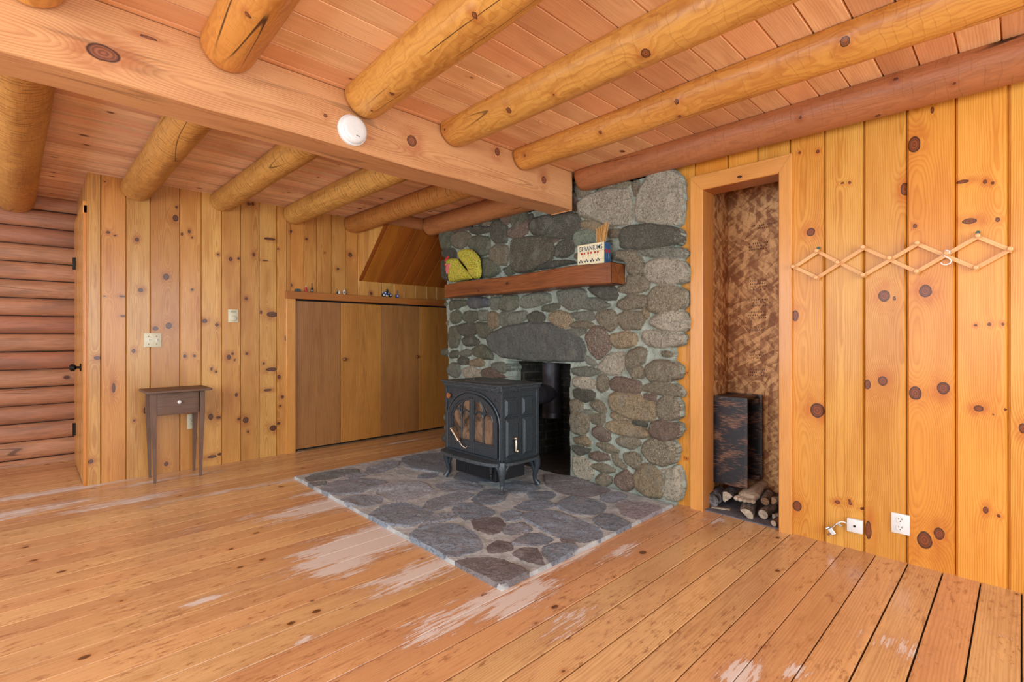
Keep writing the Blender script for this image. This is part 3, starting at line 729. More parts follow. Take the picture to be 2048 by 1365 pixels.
plank(beam, bfar, BZ0, ZC-.001, BX0, BX1, 603, step=.03, sstep=.05, groove=.004, gdepth=.004, flip=True, rnd=.5)
def bend(A, S_, D): return (BX1-D*0, A, S_)
plank(beam, bend, YB+.001, YB+BD-.001, BZ0, ZC-.001, 604, step=.02, groove=.004, gdepth=.0, flip=True, rnd=.5)
o = beam.build('timber_beam', M_BEAM); tag(o, 'large squared timber beam crossing the ceiling into the stone chimney', 'beam')

# smoke detector on the beam
X, z = onY(703.5, 262, YB)
sd = thing('smoke_detector', (X, YB, z), 'round white smoke detector on the face of the timber beam', 'smoke detector')
bm = bmesh.new(); b_tube(bm, [(0, .002, 0), (0, -.012, 0), (0, -.016, 0)], [.074, .074, .070], 48); bm_obj('base', bm, M_WHITE, sd, True)
bm = bmesh.new(); b_tube(bm, [(0, -.015, 0), (0, -.030, 0), (0, -.038, 0), (0, -.041, 0)], [.069, .066, .056, .040], 48); bm_obj('cover', bm, M_WHITE, sd, True)
bm = bmesh.new()
for k in range(16):
    a = math.pi*1.02+k*.07; b_box(bm, math.cos(a)*.058-.0007, math.cos(a)*.058+.0007, -.0365, -.034, math.sin(a)*.058-.0014, math.sin(a)*.058+.0014)
bm_obj('sounder_slots', bm, plain('grey_slots', srgb(120,122,124), .6), sd)
bm = bmesh.new(); 
for k in range(5): b_box(bm, .004+k*.004, .0066+k*.004, -.0415, -.040, -.034-k*.0007, -.0295-k*.0007)
bm_obj('brand_print', bm, M_DARKSLOT, sd); bm = bmesh.new()
for k in range(7): b_box(bm, .040+(k % 3)*.005, .042+(k % 3)*.005, -.0375, -.034, -.006-(k//3)*.008, -.003-(k//3)*.008)
bm_obj('small_print', bm, M_DARKSLOT, sd)

# ------------------------------------------------------------------ stone chimney
T1 = (860, 320, 1/3.413); T2 = (860, 330, 1/4.403); T3 = (1120, 680, 1/4.014); T4 = (860, 620, 1/3.412)
XS = 2.985
ol, br, gr, lt, rd, or_, dk, gg = (90,92,74), (120,110,90), (110,112,100), (158,150,132), (106,86,74), (136,118,90), (72,72,62), (122,134,116)  # ol: olive stone tone with some green window light mixed into the colour
stones = [
 (T1,lt,.7,[(1555,60),(1650,70),(1700,130),(1705,300),(1690,430),(1560,425),(1410,415),(1405,330),(1430,220),(1490,110)]),
 (T1,lt,.8,[(1140,225),(1230,205),(1355,205),(1375,300),(1370,440),(1240,450),(1100,400),(1030,390),(1040,300)]),
 (T1,br,.4,[(1170,170),(1290,130),(1370,150),(1330,195),(1230,195),(1160,205)]),
 (T1,br,.3,[(1380,160),(1425,140),(1425,210),(1395,240)]),
 (T1,br,.3,[(1010,180),(1100,175),(1130,200),(1060,250),(1030,260)]),
 (T1,dk,.2,[(940,150),(985,180),(975,260),(950,300)]),
 (T1,rd,.2,[(985,230),(1015,240),(1025,300),(1005,350),(975,330)]),
 (T1,or_,.4,[(1040,415),(1150,420),(1215,455),(1150,475),(1040,470)]),
 (T1,br,.3,[(1225,480),(1310,480),(1290,520),(1225,525)]),
 (T1,dk,.25,[(1330,460),(1500,445),(1650,455),(1700,490),(1695,570),(1560,600),(1400,610),(1310,600),(1300,520)]),
 (T1,gr,.4,[(1430,615),(1600,600),(1700,600),(1732,630),(1690,672),(1560,665),(1440,650)]),
 (T1,br,.4,[(1290,620),(1400,630),(1450,690),(1450,770),(1390,790),(1350,760),(1345,700),(1270,690)]),
 (T1,lt,.6,[(1490,700),(1600,670),(1700,690),(1742,750),(1730,820),(1620,850),(1500,820),(1465,760)]),
 (T1,br,.5,[(1350,800),(1450,790),(1490,840),(1480,890),(1380,910),(1290,900),(1290,860),(1345,850)]),
 (T1,br,.5,[(1530,880),(1640,860),(1720,900),(1725,980),(1680,1030),(1560,1050),(1500,1030),(1495,930)]),
 (T1,dk,.15,[(1080,880),(1150,860),(1260,870),(1280,920),(1260,960),(1200,950),(1120,920)]),
 (T1,br,.4,[(1300,960),(1370,925),(1470,930),(1480,980),(1460,1010),(1330,1020),(1275,1000)]),
 (T1,gr,.2,[(1060,950),(1150,950),(1230,990),(1200,1010),(1120,1025),(1030,1010)]),
 (T1,gr,.3,[(860,900),(1000,880),(1060,900),(1060,960),(1020,1010),(960,1020),(890,980)]),
 (T1,ol,.2,[(770,1000),(870,980),(880,1010),(820,1030),(770,1030)]),
 (T1,gr,.3,[(640,930),(760,905),(820,920),(820,970),(740,990),(640,1010),(600,980)]),
 (T1,ol,.3,[(490,930),(600,930),(600,1000),(550,1030),(480,1020)]),
 (T1,(84,86,92),.1,[(265,930),(400,945),(410,1000),(280,1010),(262,990)]),
 (T1,ol,.3,[(140,960),(250,960),(250,990),(180,1010),(140,1030)]),
 (T1,gr,.2,[(410,950),(480,940),(480,1010),(420,1020)]),
 (T1,ol,.2,[(150,1050),(190,1030),(220,1060),(210,1100),(160,1115),(145,1090)]),
 (T1,ol,.2,[(240,1040),(320,1035),(325,1090),(270,1110),(225,1090)]),
 (T1,gr,.3,[(335,1030),(395,1035),(390,1090),(340,1095)]),
 (T1,or_,.2,[(405,1050),(440,1040),(475,1080),(470,1130),(430,1150),(400,1120)]),
 (T1,gr,.2,[(480,1050),(540,1040),(545,1090),(520,1140),(480,1120)]),
 (T1,gr,.3,[(555,1050),(650,1030),(660,1080),(620,1110),(550,1125),(540,1090)]),
 (T1,dk,.2,[(670,1060),(720,1040),(775,1060),(780,1095),(730,1115),(680,1105)]),
 (T1,or_,.6,[(820,1055),(880,1035),(960,1060),(970,1110),(930,1160),(880,1130),(815,1095)]),
 (T1,gr,.3,[(975,1045),(1100,1035),(1125,1070),(1110,1095),(1010,1090),(960,1065)]),
 (T1,br,.2,[(965,1110),(1060,1105),(1110,1120),(1090,1145),(1040,1150),(960,1140)]),
 (T1,gr,.2,[(965,1155),(1050,1150),(1060,1175),(1010,1195),(965,1180)]),
 (T1,br,.5,[(1150,1040),(1240,1030),(1280,1070),(1275,1130),(1230,1170),(1160,1110),(1135,1080)]),
 (T1,br,.35,[(1290,1060),(1350,1040),(1440,1040),(1455,1100),(1430,1150),(1330,1155),(1285,1110)]),
 (T1,or_,.3,[(1470,1010),(1492,1060),(1468,1085),(1455,1040)]),
 (T1,lt,.6,[(1520,1080),(1600,1040),(1700,1040),(1742,1090),(1740,1140),(1700,1165),(1580,1160),(1500,1120)]),
 (T1,lt,.6,[(1470,1165),(1560,1170),(1660,1180),(1715,1200),(1700,1260),(1600,1275),(1490,1265),(1450,1220)]),
 (T1,rd,.7,[(1120,1145),(1170,1150),(1235,1230),(1225,1290),(1145,1365),(1100,1310),(1060,1210)]),
 (T1,or_,.5,[(1240,1190),(1390,1180),(1410,1230),(1390,1270),(1280,1285),(1235,1240)]),
 (T1,(86,88,84),.12,[(405,1215),(430,1180),(520,1140),(640,1120),(800,1115),(930,1150),(1020,1210),(1060,1290),(1050,1375),(900,1375),(760,1370),(500,1350),(440,1310),(410,1260)]),
 (T1,ol,.2,[(135,1150),(190,1135),(210,1200),(190,1270),(140,1280),(128,1210)]),
 (T1,dk,.2,[(195,1125),(300,1115),(330,1150),(310,1195),(230,1200),(195,1170)]),
 (T1,dk,.2,[(225,1220),(290,1205),(335,1235),(330,1265),(240,1270)]),
 (T1,ol,.3,[(320,1110),(400,1125),(430,1170),(400,1215),(340,1210)]),
 (T2,ol,.15,[(110,545),(170,535),(190,570),(190,700),(170,740),(110,735),(95,650),(92,580)]),
 (T2,dk,.15,[(185,540),(240,500),(320,490),(320,515),(250,545),(190,560)]),
 (T2,dk,.15,[(335,495),(380,460),(470,430),(600,420),(605,450),(560,490),(470,510),(390,530),(340,520)]),
 (T2,rd,.1,[(195,575),(290,550),(350,545),(345,575),(250,590),(200,600)]),
 (T2,br,.3,[(215,610),(270,590),(340,600),(370,640),(345,690),(280,730),(215,720),(195,660)]),
 (T2,br,.3,[(460,500),(520,495),(530,520),(480,530)]),
 (T2,dk,.2,[(360,550),(440,545),(530,540),(520,590),(430,605),(370,600),(350,575)]),
 (T2,dk,.35,[(545,520),(610,490),(670,530),(680,600),(675,680),(590,690),(545,650),(535,580)]),
 (T2,rd,.3,[(615,385),(660,370),(715,400),(720,460),(680,520),(650,515),(610,450)]),
 (T2,ol,.3,[(740,400),(790,380),(840,400),(860,460),(780,540),(735,530),(720,500)]),
 (T2,rd,.4,[(700,560),(780,540),(860,480),(870,560),(850,610),(760,640),(690,630)]),
 (T2,dk,.2,[(860,450),(900,440),(905,500),(880,510)]),
 (T2,dk,.35,[(910,470),(1010,450),(1100,450),(1200,425),(1290,430),(1320,480),(1310,590),(1250,640),(1100,640),(1000,630),(900,610),(890,540)]),
 (T2,ol,.2,[(345,650),(420,630),(520,640),(530,720),(510,790),(430,800),(380,760),(340,710)]),
 (T2,(84,78,62),.4,[(725,660),(850,640),(1000,640),(1080,680),(1090,780),(1060,850),(960,900),(880,940),(770,950),(725,880),(715,760)]),
 (T2,dk,.35,[(1110,720),(1150,680),(1240,655),(1270,690),(1260,770),(1200,800),(1110,810)]),
 (T2,rd,.2,[(1030,655),(1150,650),(1110,675),(1060,680)]),
 (T2,br,.3,[(530,740),(600,705),(680,720),(690,800),(670,880),(600,870),(530,830)]),
 (T2,ol,.3,[(430,840),(520,830),(590,870),(620,940),(560,980),(440,990),(430,930)]),
 (T2,dk,.2,[(110,750),(200,740),(230,770),(225,820),(150,830),(110,800)]),
 (T2,dk,.3,[(105,850),(175,840),(190,940),(170,1010),(120,1000),(112,900)]),
 (T2,ol,.3,[(640,920),(720,890),(750,950),(690,970)]),
 (T2,dk,.15,[(900,920),(1060,860),(1250,840),(1290,870),(1100,900),(950,930)]),
 (T1,gg,.3,[(1000,490),(1100,480),(1130,500),(1110,570),(1000,585),(985,540)]),
 (T3,br,.35,[(560,100),(640,65),(690,90),(680,170),(620,220),(545,240),(540,150)]),
 (T3,lt,.8,[(320,190),(400,120),(500,105),(525,150),(510,230),(470,270),(380,270),(310,230)]),
 (T3,gr,.1,[(215,130),(290,190),(270,210),(215,180)]),
 (T3,gr,.1,[(100,230),(250,225),(330,250),(300,280),(180,290),(110,270)]),
 (T3,br,.3,[(560,250),(640,220),(680,260),(660,300),(590,305)]),
 (T3,br,.35,[(700,210),(780,175),(880,180),(945,220),(940,300),(850,330),(740,330),(690,270)]),
 (T3,lt,.4,[(110,310),(190,300),(270,330),(275,390),(190,390),(110,370)]),
 (T3,br,.3,[(305,310),(340,290),(380,310),(380,390),(330,415),(300,380)]),
 (T3,rd,.25,[(410,330),(460,300),(640,340),(640,420),(560,430),(420,400)]),
 (T3,br,.35,[(650,380),(760,345),(900,360),(965,430),(940,460),(800,430),(660,410)]),
 (T3,dk,.25,[(110,400),(200,400),(270,425),(265,480),(180,490),(120,460)]),
 (T3,rd,.2,[(680,440),(760,450),(755,485),(690,480)]),
 (T3,or_,.5,[(410,440),(500,420),(620,450),(760,510),(770,600),(740,650),(620,640),(520,610),(420,570),(395,500)]),
 (T3,br,.5,[(790,500),(850,460),(910,480),(950,540),(945,620),(880,645),(800,620),(780,560)]),
 (T3,br,.3,[(90,500),(140,480),(180,520),(160,570),(100,570)]),
 (T3,gr,.3,[(170,560),(250,570),(240,600),(180,590)]),
 (T3,br,.3,[(240,520),(300,490),(340,520),(370,570),(340,590),(280,560)]),
 (T3,br,.5,[(100,590),(200,590),(235,640),(225,720),(190,760),(110,740),(90,660)]),
 (T3,br,.4,[(240,600),(350,600),(355,650),(330,685),(260,660),(235,630)]),
 (T3,or_,.5,[(420,590),(480,595),(560,630),(560,655),(450,640),(410,620)]),
 (T3,dk,.1,[(590,655),(650,650),(690,670),(680,695),(600,680)]),
 (T3,or_,.45,[(380,670),(430,650),(560,680),(680,710),(720,760),(680,790),(560,770),(440,750),(375,710)]),
 (T3,rd,.15,[(740,670),(800,655),(940,680),(955,730),(920,780),(840,815),(760,780),(725,730)]),
 (T3,rd,.3,[(265,720),(320,700),(390,750),(400,800),(350,810),(270,770)]),
 (T3,or_,.4,[(110,790),(200,780),(240,820),(235,850),(130,830)]),
 (T3,br,.4,[(450,800),(520,780),(620,800),(640,840),(580,870),(480,850)]),
 (T3,br,.4,[(300,830),(360,830),(460,880),(470,910),(390,900),(300,860)]),
 (T3,dk,.3,[(105,850),(180,870),(240,880),(220,905),(150,920),(110,890)]),
 (T3,rd,.3,[(240,920),(290,910),(380,920),(400,970),(310,965),(240,950)]),
 (T3,br,.7,[(680,830),(760,790),(870,810),(915,880),(900,980),(820,1005),(730,970),(660,900)]),
 (T3,br,.3,[(415,930),(470,930),(470,970),(530,1010),(500,1030),(440,990)]),
 (T3,br,.3,[(520,920),(600,910),(650,960),(640,1010),(600,1030),(520,970)]),
 (T3,lt,.7,[(110,940),(170,950),(250,1000),(260,1070),(230,1120),(150,1110),(110,1050)]),
 (T3,br,.4,[(260,1000),(360,1005),(430,1040),(430,1065),(350,1060),(265,1030)]),
 (T3,br,.4,[(300,1110),(350,1085),(410,1110),(410,1150),(350,1170),(300,1150)]),
 (T3,rd,.35,[(450,1110),(530,1050),(580,1100),(580,1180),(520,1210),(445,1150)]),
 (T3,or_,.35,[(600,1080),(680,1000),(740,1010),(800,1080),(830,1170),(810,1260),(700,1250),(610,1190)]),
 (T3,lt,.3,[(800,1060),(930,1030),(950,1100),(955,1200),(940,1290),(850,1270),(830,1180),(860,1120)]),
 (T4,gr,.3,[(125,400),(150,370),(200,370),(210,430),(180,460),(130,440)]),
 (T4,lt,.4,[(230,400),(300,395),(345,420),(340,460),(260,470),(230,440)]),
 (T4,rd,.15,[(355,410),(420,400),(480,440),(520,460),(430,470),(360,460)]),
 (T4,or_,.3,[(275,350),(340,335),(370,360),(360,385),(280,385)]),
 (T4,dk,.2,[(190,340),(220,320),(260,335),(260,370),(200,370)]),
 (T4,ol,.2,[(140,290),(190,280),(190,320),(140,330)]),
 (T4,gr,.2,[(200,290),(260,275),(300,285),(270,315),(210,315)]),
 (T4,ol,.3,[(290,265),(340,245),(380,250),(430,300),(430,340),(380,330),(300,310)]),
 (T4,gr,.2,[(420,370),(500,360),(520,400),(500,430),(430,400)]),
]
def chaikin(P, n=2):
    P = np.array(P, float)
    for _ in range(n):
        Q = np.roll(P, -1, 0); P = np.stack([P*.86+Q*.14, P*.14+Q*.86], 1).reshape(-1, 2)
    return P
def grow(P, k):
    c = P.mean(0); d = P-c; L = np.linalg.norm(d, axis=1, keepdims=True); return c+d*(1+k/np.maximum(L, 1e-6))
def poly_dist(P, A, B):
    """signed inside distance (positive inside) of grid points A,B to polygon P"""
    ins = np.zeros(A.shape, bool); dm = np.full(A.shape, 1e9); n = len(P)
    for i in range(n):
        x1, y1 = P[i]; x2, y2 = P[(i+1) % n]
        c = (y1 > B) != (y2 > B)
        with np.errstate(divide='ignore', invalid='ignore'):
            xi = (x2-x1)*(B-y1)/(y2-y1 if y2 != y1 else 1e-9)+x1
        ins ^= c & (A < xi)
        ex, ey = x2-x1, y2-y1; L = ex*ex+ey*ey+1e-12
        t = np.clip(((A-x1)*ex+(B-y1)*ey)/L, 0, 1)
        dm = np.minimum(dm, np.hypot(A-x1-t*ex, B-y1-t*ey))
    return np.where(ins, dm, -dm)

def masonry(polys, ga, gb, relief, edgew, gap_base):
    """height, colour, mask, speckle over a grid"""
    A, B = np.meshgrid(ga, gb, indexing='ij')
    Hh = gap_base+.007*fbm(A*9, B*9, 51, 3)+.0025*fbm(A*50, B*50, 53, 2)
    C = np.zeros(A.shape+(3,)); C[:] = (.2, .2, .2); MK = np.full(A.shape, -.6); SPK = np.zeros(A.shape); OUT = np.full(A.shape, -1.)
    da = ga[1]-ga[0]; db = gb[1]-gb[0]
    for i, (P, col, sp) in enumerate(polys):
        r = random.Random(i*5+1)
        lo = P.min(0)-.03; hi = P.max(0)+.03
        i0, i1 = np.searchsorted(ga, lo[0]), np.searchsorted(ga, hi[0]); j0, j1 = np.searchsorted(gb, lo[1]), np.searchsorted(gb, hi[1])
        if i1-i0 < 2 or j1-j0 < 2: continue
        a, b = A[i0:i1, j0:j1], B[i0:i1, j0:j1]
        d = poly_dist(P, a, b)+np.minimum(.007, (P.max(0)-P.min(0)).min()*.07)*fbm(a*16, b*16, i, 2)+.003*fbm(a*45, b*45, i+7, 2)
        size = min(hi-lo)-.06; R = max(.012, min(size*.5, edgew))
        k = np.clip(d/R, 0, 1); prof = np.sqrt(np.clip(1-(1-k)**2, 0, 1))
        rel = relief*(.75+.5*r.random())*min(1, .45+size*3.2)
        cx, cy = (lo+hi)/2
        tilt = (a-cx)*r.uniform(-.10, .10)+(b-cy)*r.uniform(-.10, .10)
        hh = rel*prof+tilt*k+.011*fbm(a*13, b*13, i+90, 4)*k+.004*np.abs(fbm(a*30, b*30, i+70, 2))*k
        # mortar rises a little towards the stone
        nb_ = Hh[i0:i1, j0:j1]
        near = np.exp(-np.clip(-d, 0, 1)/.012)*.004
        Hn = np.where(d > 0, np.maximum(hh, nb_), nb_+near)
        upd = (d > 0)
        Hh[i0:i1, j0:j1] = np.where(upd & (hh+.0 > nb_-.01), Hn, np.where(upd, nb_, nb_+near))
        cl = np.array(srgb(*col)[:3])*r.uniform(.85, 1.15)
        Cs = C[i0:i1, j0:j1]; nearm = d > MK[i0:i1, j0:j1]*.01
        Cs[nearm] = cl
        mk = d/.01
        SP_ = SPK[i0:i1, j0:j1]; SP_[nearm] = sp
        MK[i0:i1, j0:j1] = np.maximum(MK[i0:i1, j0:j1], mk)
        OUT[i0:i1, j0:j1] = np.maximum(OUT[i0:i1, j0:j1], d)
    return A, B, Hh, C, np.clip(MK*.5+.5, 0, 1), SPK, OUT

polys = []
for T, col, sp, pts in stones:
    P = np.array([onX(T[0]+a*T[2], T[1]+b*T[2], XS-.015) for a, b in pts])
    polys.append((grow(chaikin(P), .017), col, sp))
# stones out of the photo's sight: behind the stove, behind the chicken, mantel and planter
rs = random.Random(5)
def filler(a0, a1, b0, b1, w_, h_, rowoff=0):
    b = b0; row = 0
    while b < b1:
        a = a0-(row % 2)*w_*.5; hh = h_*rs.uniform(.85, 1.1)
        while a < a1:
            ww = w_*rs.uniform(.7, 1.25)
            P = np.array([(a+ww/2+ww*.46*math.copysign(abs(math.cos(t))**.7, math.cos(t))*rs.uniform(.85, 1), b+hh/2+hh*.44*math.copysign(abs(math.sin(t))**.7, math.sin(t))*rs.uniform(.85, 1)) for t in np.linspace(0, 2*math.pi, 9)[:-1]])
            c = P.mean(0)
            near = [Q for Q in base_polys if (Q[0].min(0) < P.max(0)).all() and (Q[0].max(0) > P.min(0)).all()]
            ok = a0-.01 < c[0] < a1+.01 and all(poly_dist(Q[0], np.array([q[0]]), np.array([q[1]]))[0] < .0 for q in list(P)+[c] for Q in near)
            if ok: polys.append((chaikin(P), rs.choice([ol, br, gr, dk, or_]), rs.uniform(.1, .4)))
            a += ww
        b += hh; row += 1
base_polys = list(polys)
YO0, YO1, ZO = 2.425, 3.13, .885            # fireplace opening
filler(3.16, 4.03, .02, .98, .15, .11)
filler(1.60, 4.0, .9, 2.2, .09, .06)
# crop fillers that fall in the opening
def in_open(P): c = P.mean(0); return YO0-.01 < c[0] < YO1+.01 and c[1] < ZO-.02
polys = [p for i, p in enumerate(polys) if i < len(base_polys) or not in_open(p[0])]
ga = np.arange(1.43, 4.10, .0056); gb = np.arange(-.01, 2.26, .0056)
A, B, Hh, C, MK, SPK, OUT = masonry(polys, ga, gb, .040, .030, .006)
# outline of the chimney face (mortar stops here; stones may reach further)
top_l = onX(890, 455, XS)[1]
outline = np.array([(1.57, -.02), (1.58, .6), (1.565, 1.2), (1.58, 1.9), (1.60, 2.175), (1.9, 2.165), (2.26, 2.165), (2.28, 2.255), (2.52, 2.255), (2.54, 2.13), (3.3, 2.125), (3.98, 2.12), (4.0, 1.4), (3.97, .9), (4.0, -.02)])
do = poly_dist(outline, A, B)
ow = .012*fbm(A*10+B*0, B*10, 61, 2)
inside = (do+ow > 0)
stone_in = (OUT > -.002) & (B < 2.20)
opening = (A > YO0+.010*fbm(B*9, B*0, 62, 2)) & (A < YO1+.02*fbm(B*9, B*0+3, 63, 2)) & (B < ZO) & (OUT < .0)
opening |= (A > YO0+.02) & (A < YO1-.02) & (B < ZO-.02)
solid = (inside | stone_in) & ~opening
Hh = Hh+.05*np.exp(-((A-2.36)/.16)**4-((B-2.2)/.16)**4)            # stones packed round the beam end
depth_x = XS-Hh-.0
Xg = np.where(solid, depth_x, XS+.16)
# soften the rim one ring
V = np.stack([Xg, A, B], -1)
na, nb2 = A.shape
idx = np.arange(na*nb2).reshape(na, nb2)
q = np.stack([idx[:-1, :-1], idx[:-1, 1:], idx[1:, 1:], idx[1:, :-1]], -1).reshape(-1, 4)
sm = solid.reshape(-1); keep = sm[q].any(1)
used = np.zeros(na*nb2, bool); used[q[keep].reshape(-1)] = True
remap = np.cumsum(used)-1
chim = thing('fireplace', (XS, 2.8, 0), 'tall fieldstone fireplace and chimney with a deep wood mantel', 'fireplace')
off = np.array([XS, 2.8, 0])
o = mesh_obj('stone_face', (V.reshape(-1, 3)[used]-off).tolist(), remap[q[keep]].tolist(), M_STONE, chim, None, True,
             dict(col=C.reshape(-1, 3)[used], msk=MK.reshape(-1)[used], speck=SPK.reshape(-1)[used]), 180)
# firebox
bm = bmesh.new()
def quad(bm, *ps): bm.faces.new([bm.verts.new(p) for p in ps])
x0, x1 = .04, .66; y0, y1 = YO0-2.8-.02, YO1-2.8+.02; yb0, yb1 = y0+.10, y1-.10
quad(bm, (x0, y0, 0), (x0, y0, 1.1), (x1, yb0, 1.1), (x1, yb0, 0)); quad(bm, (x0, y1, 0), (x1, yb1, 0), (x1, yb1, 1.1), (x0, y1, 1.1))
quad(bm, (x1, yb0, 0), (x1, yb0, 1.1), (x1, yb1, 1.1), (x1, yb1, 0)); quad(bm, (x0, y0, 1.1), (x0, y1, 1.1), (x1, yb1, 1.1), (x1, yb0, 1.1))
quad(bm, (-.03, y0, .012), (x1, yb0, .012), (x1, yb1, .012), (-.03, y1, .012))
quad(bm, (.15, y0, ZO-.01), (.15, y1, ZO-.01), (.15, y1, 1.1), (.15, y0, 1.1))
bm_obj('firebox', bm, M_BRICK, chim)
# chimney body behind the face (sides)
bm = bmesh.new()
b_box(bm, .03, .62, 3.90-2.8, 3.96-2.8, 0, 2.1); b_box(bm, .06, .62, 1.62-2.8, 1.66-2.8, 0, 2.15)
b_box(bm, .045, .09, 3.2-2.8, 3.94-2.8, 0, 2.1); b_box(bm, .045, .09, 1.66-2.8, 2.39-2.8, 0, 2.15)
bm_obj('chimney_core', bm, plain('mortar', srgb(120,128,120), .9), chim)
# mantel beam
XM = 2.805; ms = Strips()
MY0, MY1, MZ0, MZ1 = 1.93, 3.80, 1.458, 1.583
def mt(z, s): return np.clip((z-MZ0)/(MZ1-MZ0), 0, 1)*.020*(MY1-s)/(MY1-MY0)
def mw(s): return .004*np.sin(s*5)+.006*vn(s*4, s*0, 9)
plank(ms, lambda A_, S_, D: (XM+D+mw(S_)-XS, S_-2.8, A_+mw(S_+3)+mt(A_, S_)), MZ0, MZ1, MY0, MY1, 701, [(1.53, 2.95, .010, .014), (1.49, 3.3, .006, .008)], step=.006, sstep=.008, groove=.006, gdepth=.007, tone=.4, rnd=.4, flip=True)
plank(ms, lambda A_, S_, D: (A_-XS, S_-2.8, MZ1-D+mw(S_+3)+mt(MZ1, S_)), XM+.004, XS+.0, MY0, MY1, 702, step=.02, sstep=.03, groove=.004, gdepth=.004, tone=.4, rnd=.4, flip=True)
plank(ms, lambda A_, S_, D: (A_-XS, S_-2.8, MZ0+D+mw(S_+3)), XM+.004, XS+.0, MY0, MY1, 703, step=.02, sstep=.03, groove=.004, gdepth=.004, tone=.4, rnd=.4)
ga_, gs_ = np.meshgrid(np.linspace(0, 1, 20), np.linspace(0, 1, 16), indexing='ij')
for yy, fl in ((MY0, True), (MY1, False)):
    P = np.stack([XM+.006+ga_*(XS-XM-.006)-XS, yy-2.8+0*ga_, MZ0+.004+gs_*(MZ1-MZ0-.008)+mt(MZ0+gs_*(MZ1-MZ0), yy)+mw(np.float64(yy+3))], -1)
    rr = np.hypot(ga_*.19-.08, gs_*.12-.05)
    ang = np.arctan2(gs_*.12-.05, ga_*.19-.08)
    ms.grid(P, np.stack([rr, rr*0+9, rr*0+.1], -1), np.stack([ang*.12, rr, rr*0+.9], -1), flip=fl)
o = ms.build('mantel_beam', M_MANTEL, chim); o['label'] = 'dark reddish squared timber mantel'

# ------------------------------------------------------------------ flagstone hearth
T5 = (570, 870, 1/2.528)
fa, fb, fc, fd, fe = (146,154,166), (130,142,156), (116,110,112), (166,172,182), (120,130,132)
flags = [
 (fe,[(105,215),(150,195),(250,180),(370,172),(370,190),(270,210),(200,225),(130,232)]),(fe,[(120,240),(210,232),(200,250),(130,258)]),(fa,[(300,200),(400,185),(420,200),(340,220)]),
 (fa,[(190,260),(260,230),(380,215),(470,225),(520,240),(420,270),(380,290),(260,300),(200,290)]),(fa,[(420,160),(500,140),(580,130),(570,155),(480,190),(410,190)]),
 (fb,[(600,110),(720,90),(830,85),(840,200),(720,180),(640,170),(590,140)]),(fa,[(280,320),(390,300),(490,310),(480,340),(400,360),(330,350)]),(fd,[(450,260),(560,240),(700,240),(760,280),(640,320),(560,330),(480,300)]),
 (fb,[(425,405),(500,350),(590,335),(700,370),(745,390),(700,430),(630,465),(520,450),(440,425)]),(fb,[(640,490),(740,450),(850,445),(950,490),(995,555),(980,580),(850,610),(720,590),(650,540)]),
 (fc,[(860,640),(930,615),(1060,620),(1160,650),(1225,690),(1200,720),(1120,740),(1020,745),(930,690)]),(fa,[(690,450),(760,400),(850,390),(860,420),(760,440),(680,470)]),
 (fb,[(845,375),(880,350),(960,345),(1060,380),(1040,405),(950,420),(910,425)]),(fc,[(945,430),(1010,410),(1080,415),(1110,450),(1090,480),(1040,500),(970,470)]),(fb,[(1090,390),(1160,375),(1210,400),(1180,430),(1120,430)]),
 (fa,[(1110,460),(1200,440),(1250,480),(1160,500),(1110,490)]),(fc,[(1030,560),(1080,530),(1140,550),(1140,575),(1090,590),(1030,590)]),(fb,[(1150,545),(1220,500),(1290,495),(1355,525),(1300,550),(1180,555)]),
 (fc,[(1155,600),(1200,570),(1270,570),(1285,610),(1310,650),(1220,630)]),(fb,[(1310,565),(1370,545),(1480,560),(1420,610),(1350,640),(1310,600)]),
 (fb,[(1210,400),(1290,385),(1400,390),(1500,430),(1600,480),(1590,520),(1500,540),(1370,510),(1290,470),(1215,430)]),(fc,[(1400,525),(1450,525),(1460,545),(1410,535)]),
 (fb,[(1390,340),(1450,310),(1550,320),(1620,350),(1600,390),(1540,400),(1440,390),(1380,360)]),(fb,[(1560,430),(1600,400),(1660,400),(1740,440),(1745,465),(1690,480),(1610,470)]),
 ((150,144,150),[(1680,350),(1720,330),(1830,340),(1900,370),(1880,400),(1780,425),(1710,400)]),(fb,[(1160,360),(1230,330),(1330,330),(1370,350),(1280,380),(1190,375)]),(fb,[(950,320),(1000,280),(1060,270),(1120,290),(1100,330),(1040,350),(970,340)]),
 (fb,[(1100,250),(1160,230),(1240,240),(1290,270),(1210,290),(1130,290)]),(fb,[(1230,290),(1330,280),(1370,300),(1330,325),(1250,320)]),((148,146,154),[(1310,200),(1450,210),(1560,240),(1640,270),(1600,300),(1500,310),(1390,290),(1320,250)]),
 (fa,[(1600,300),(1680,290),(1730,310),(1660,340),(1600,330)]),(fa,[(740,320),(880,290),(960,300),(900,330),(850,350),(760,380),(700,360)]),(fa,[(840,230),(960,240),(1000,260),(930,290),(820,290),(760,250)]),(fb,[(880,180),(1040,170),(1050,230),(960,240),(860,220)]),
]
fp = []
for col, pts in flags:
    P = np.array([onZ(T5[0]+a*T5[2], T5[1]+b*T5[2], .025) for a, b in pts]); fp.append((grow(chaikin(P), .014), col, .3))
base_polys = list(fp); save = polys; polys = fp
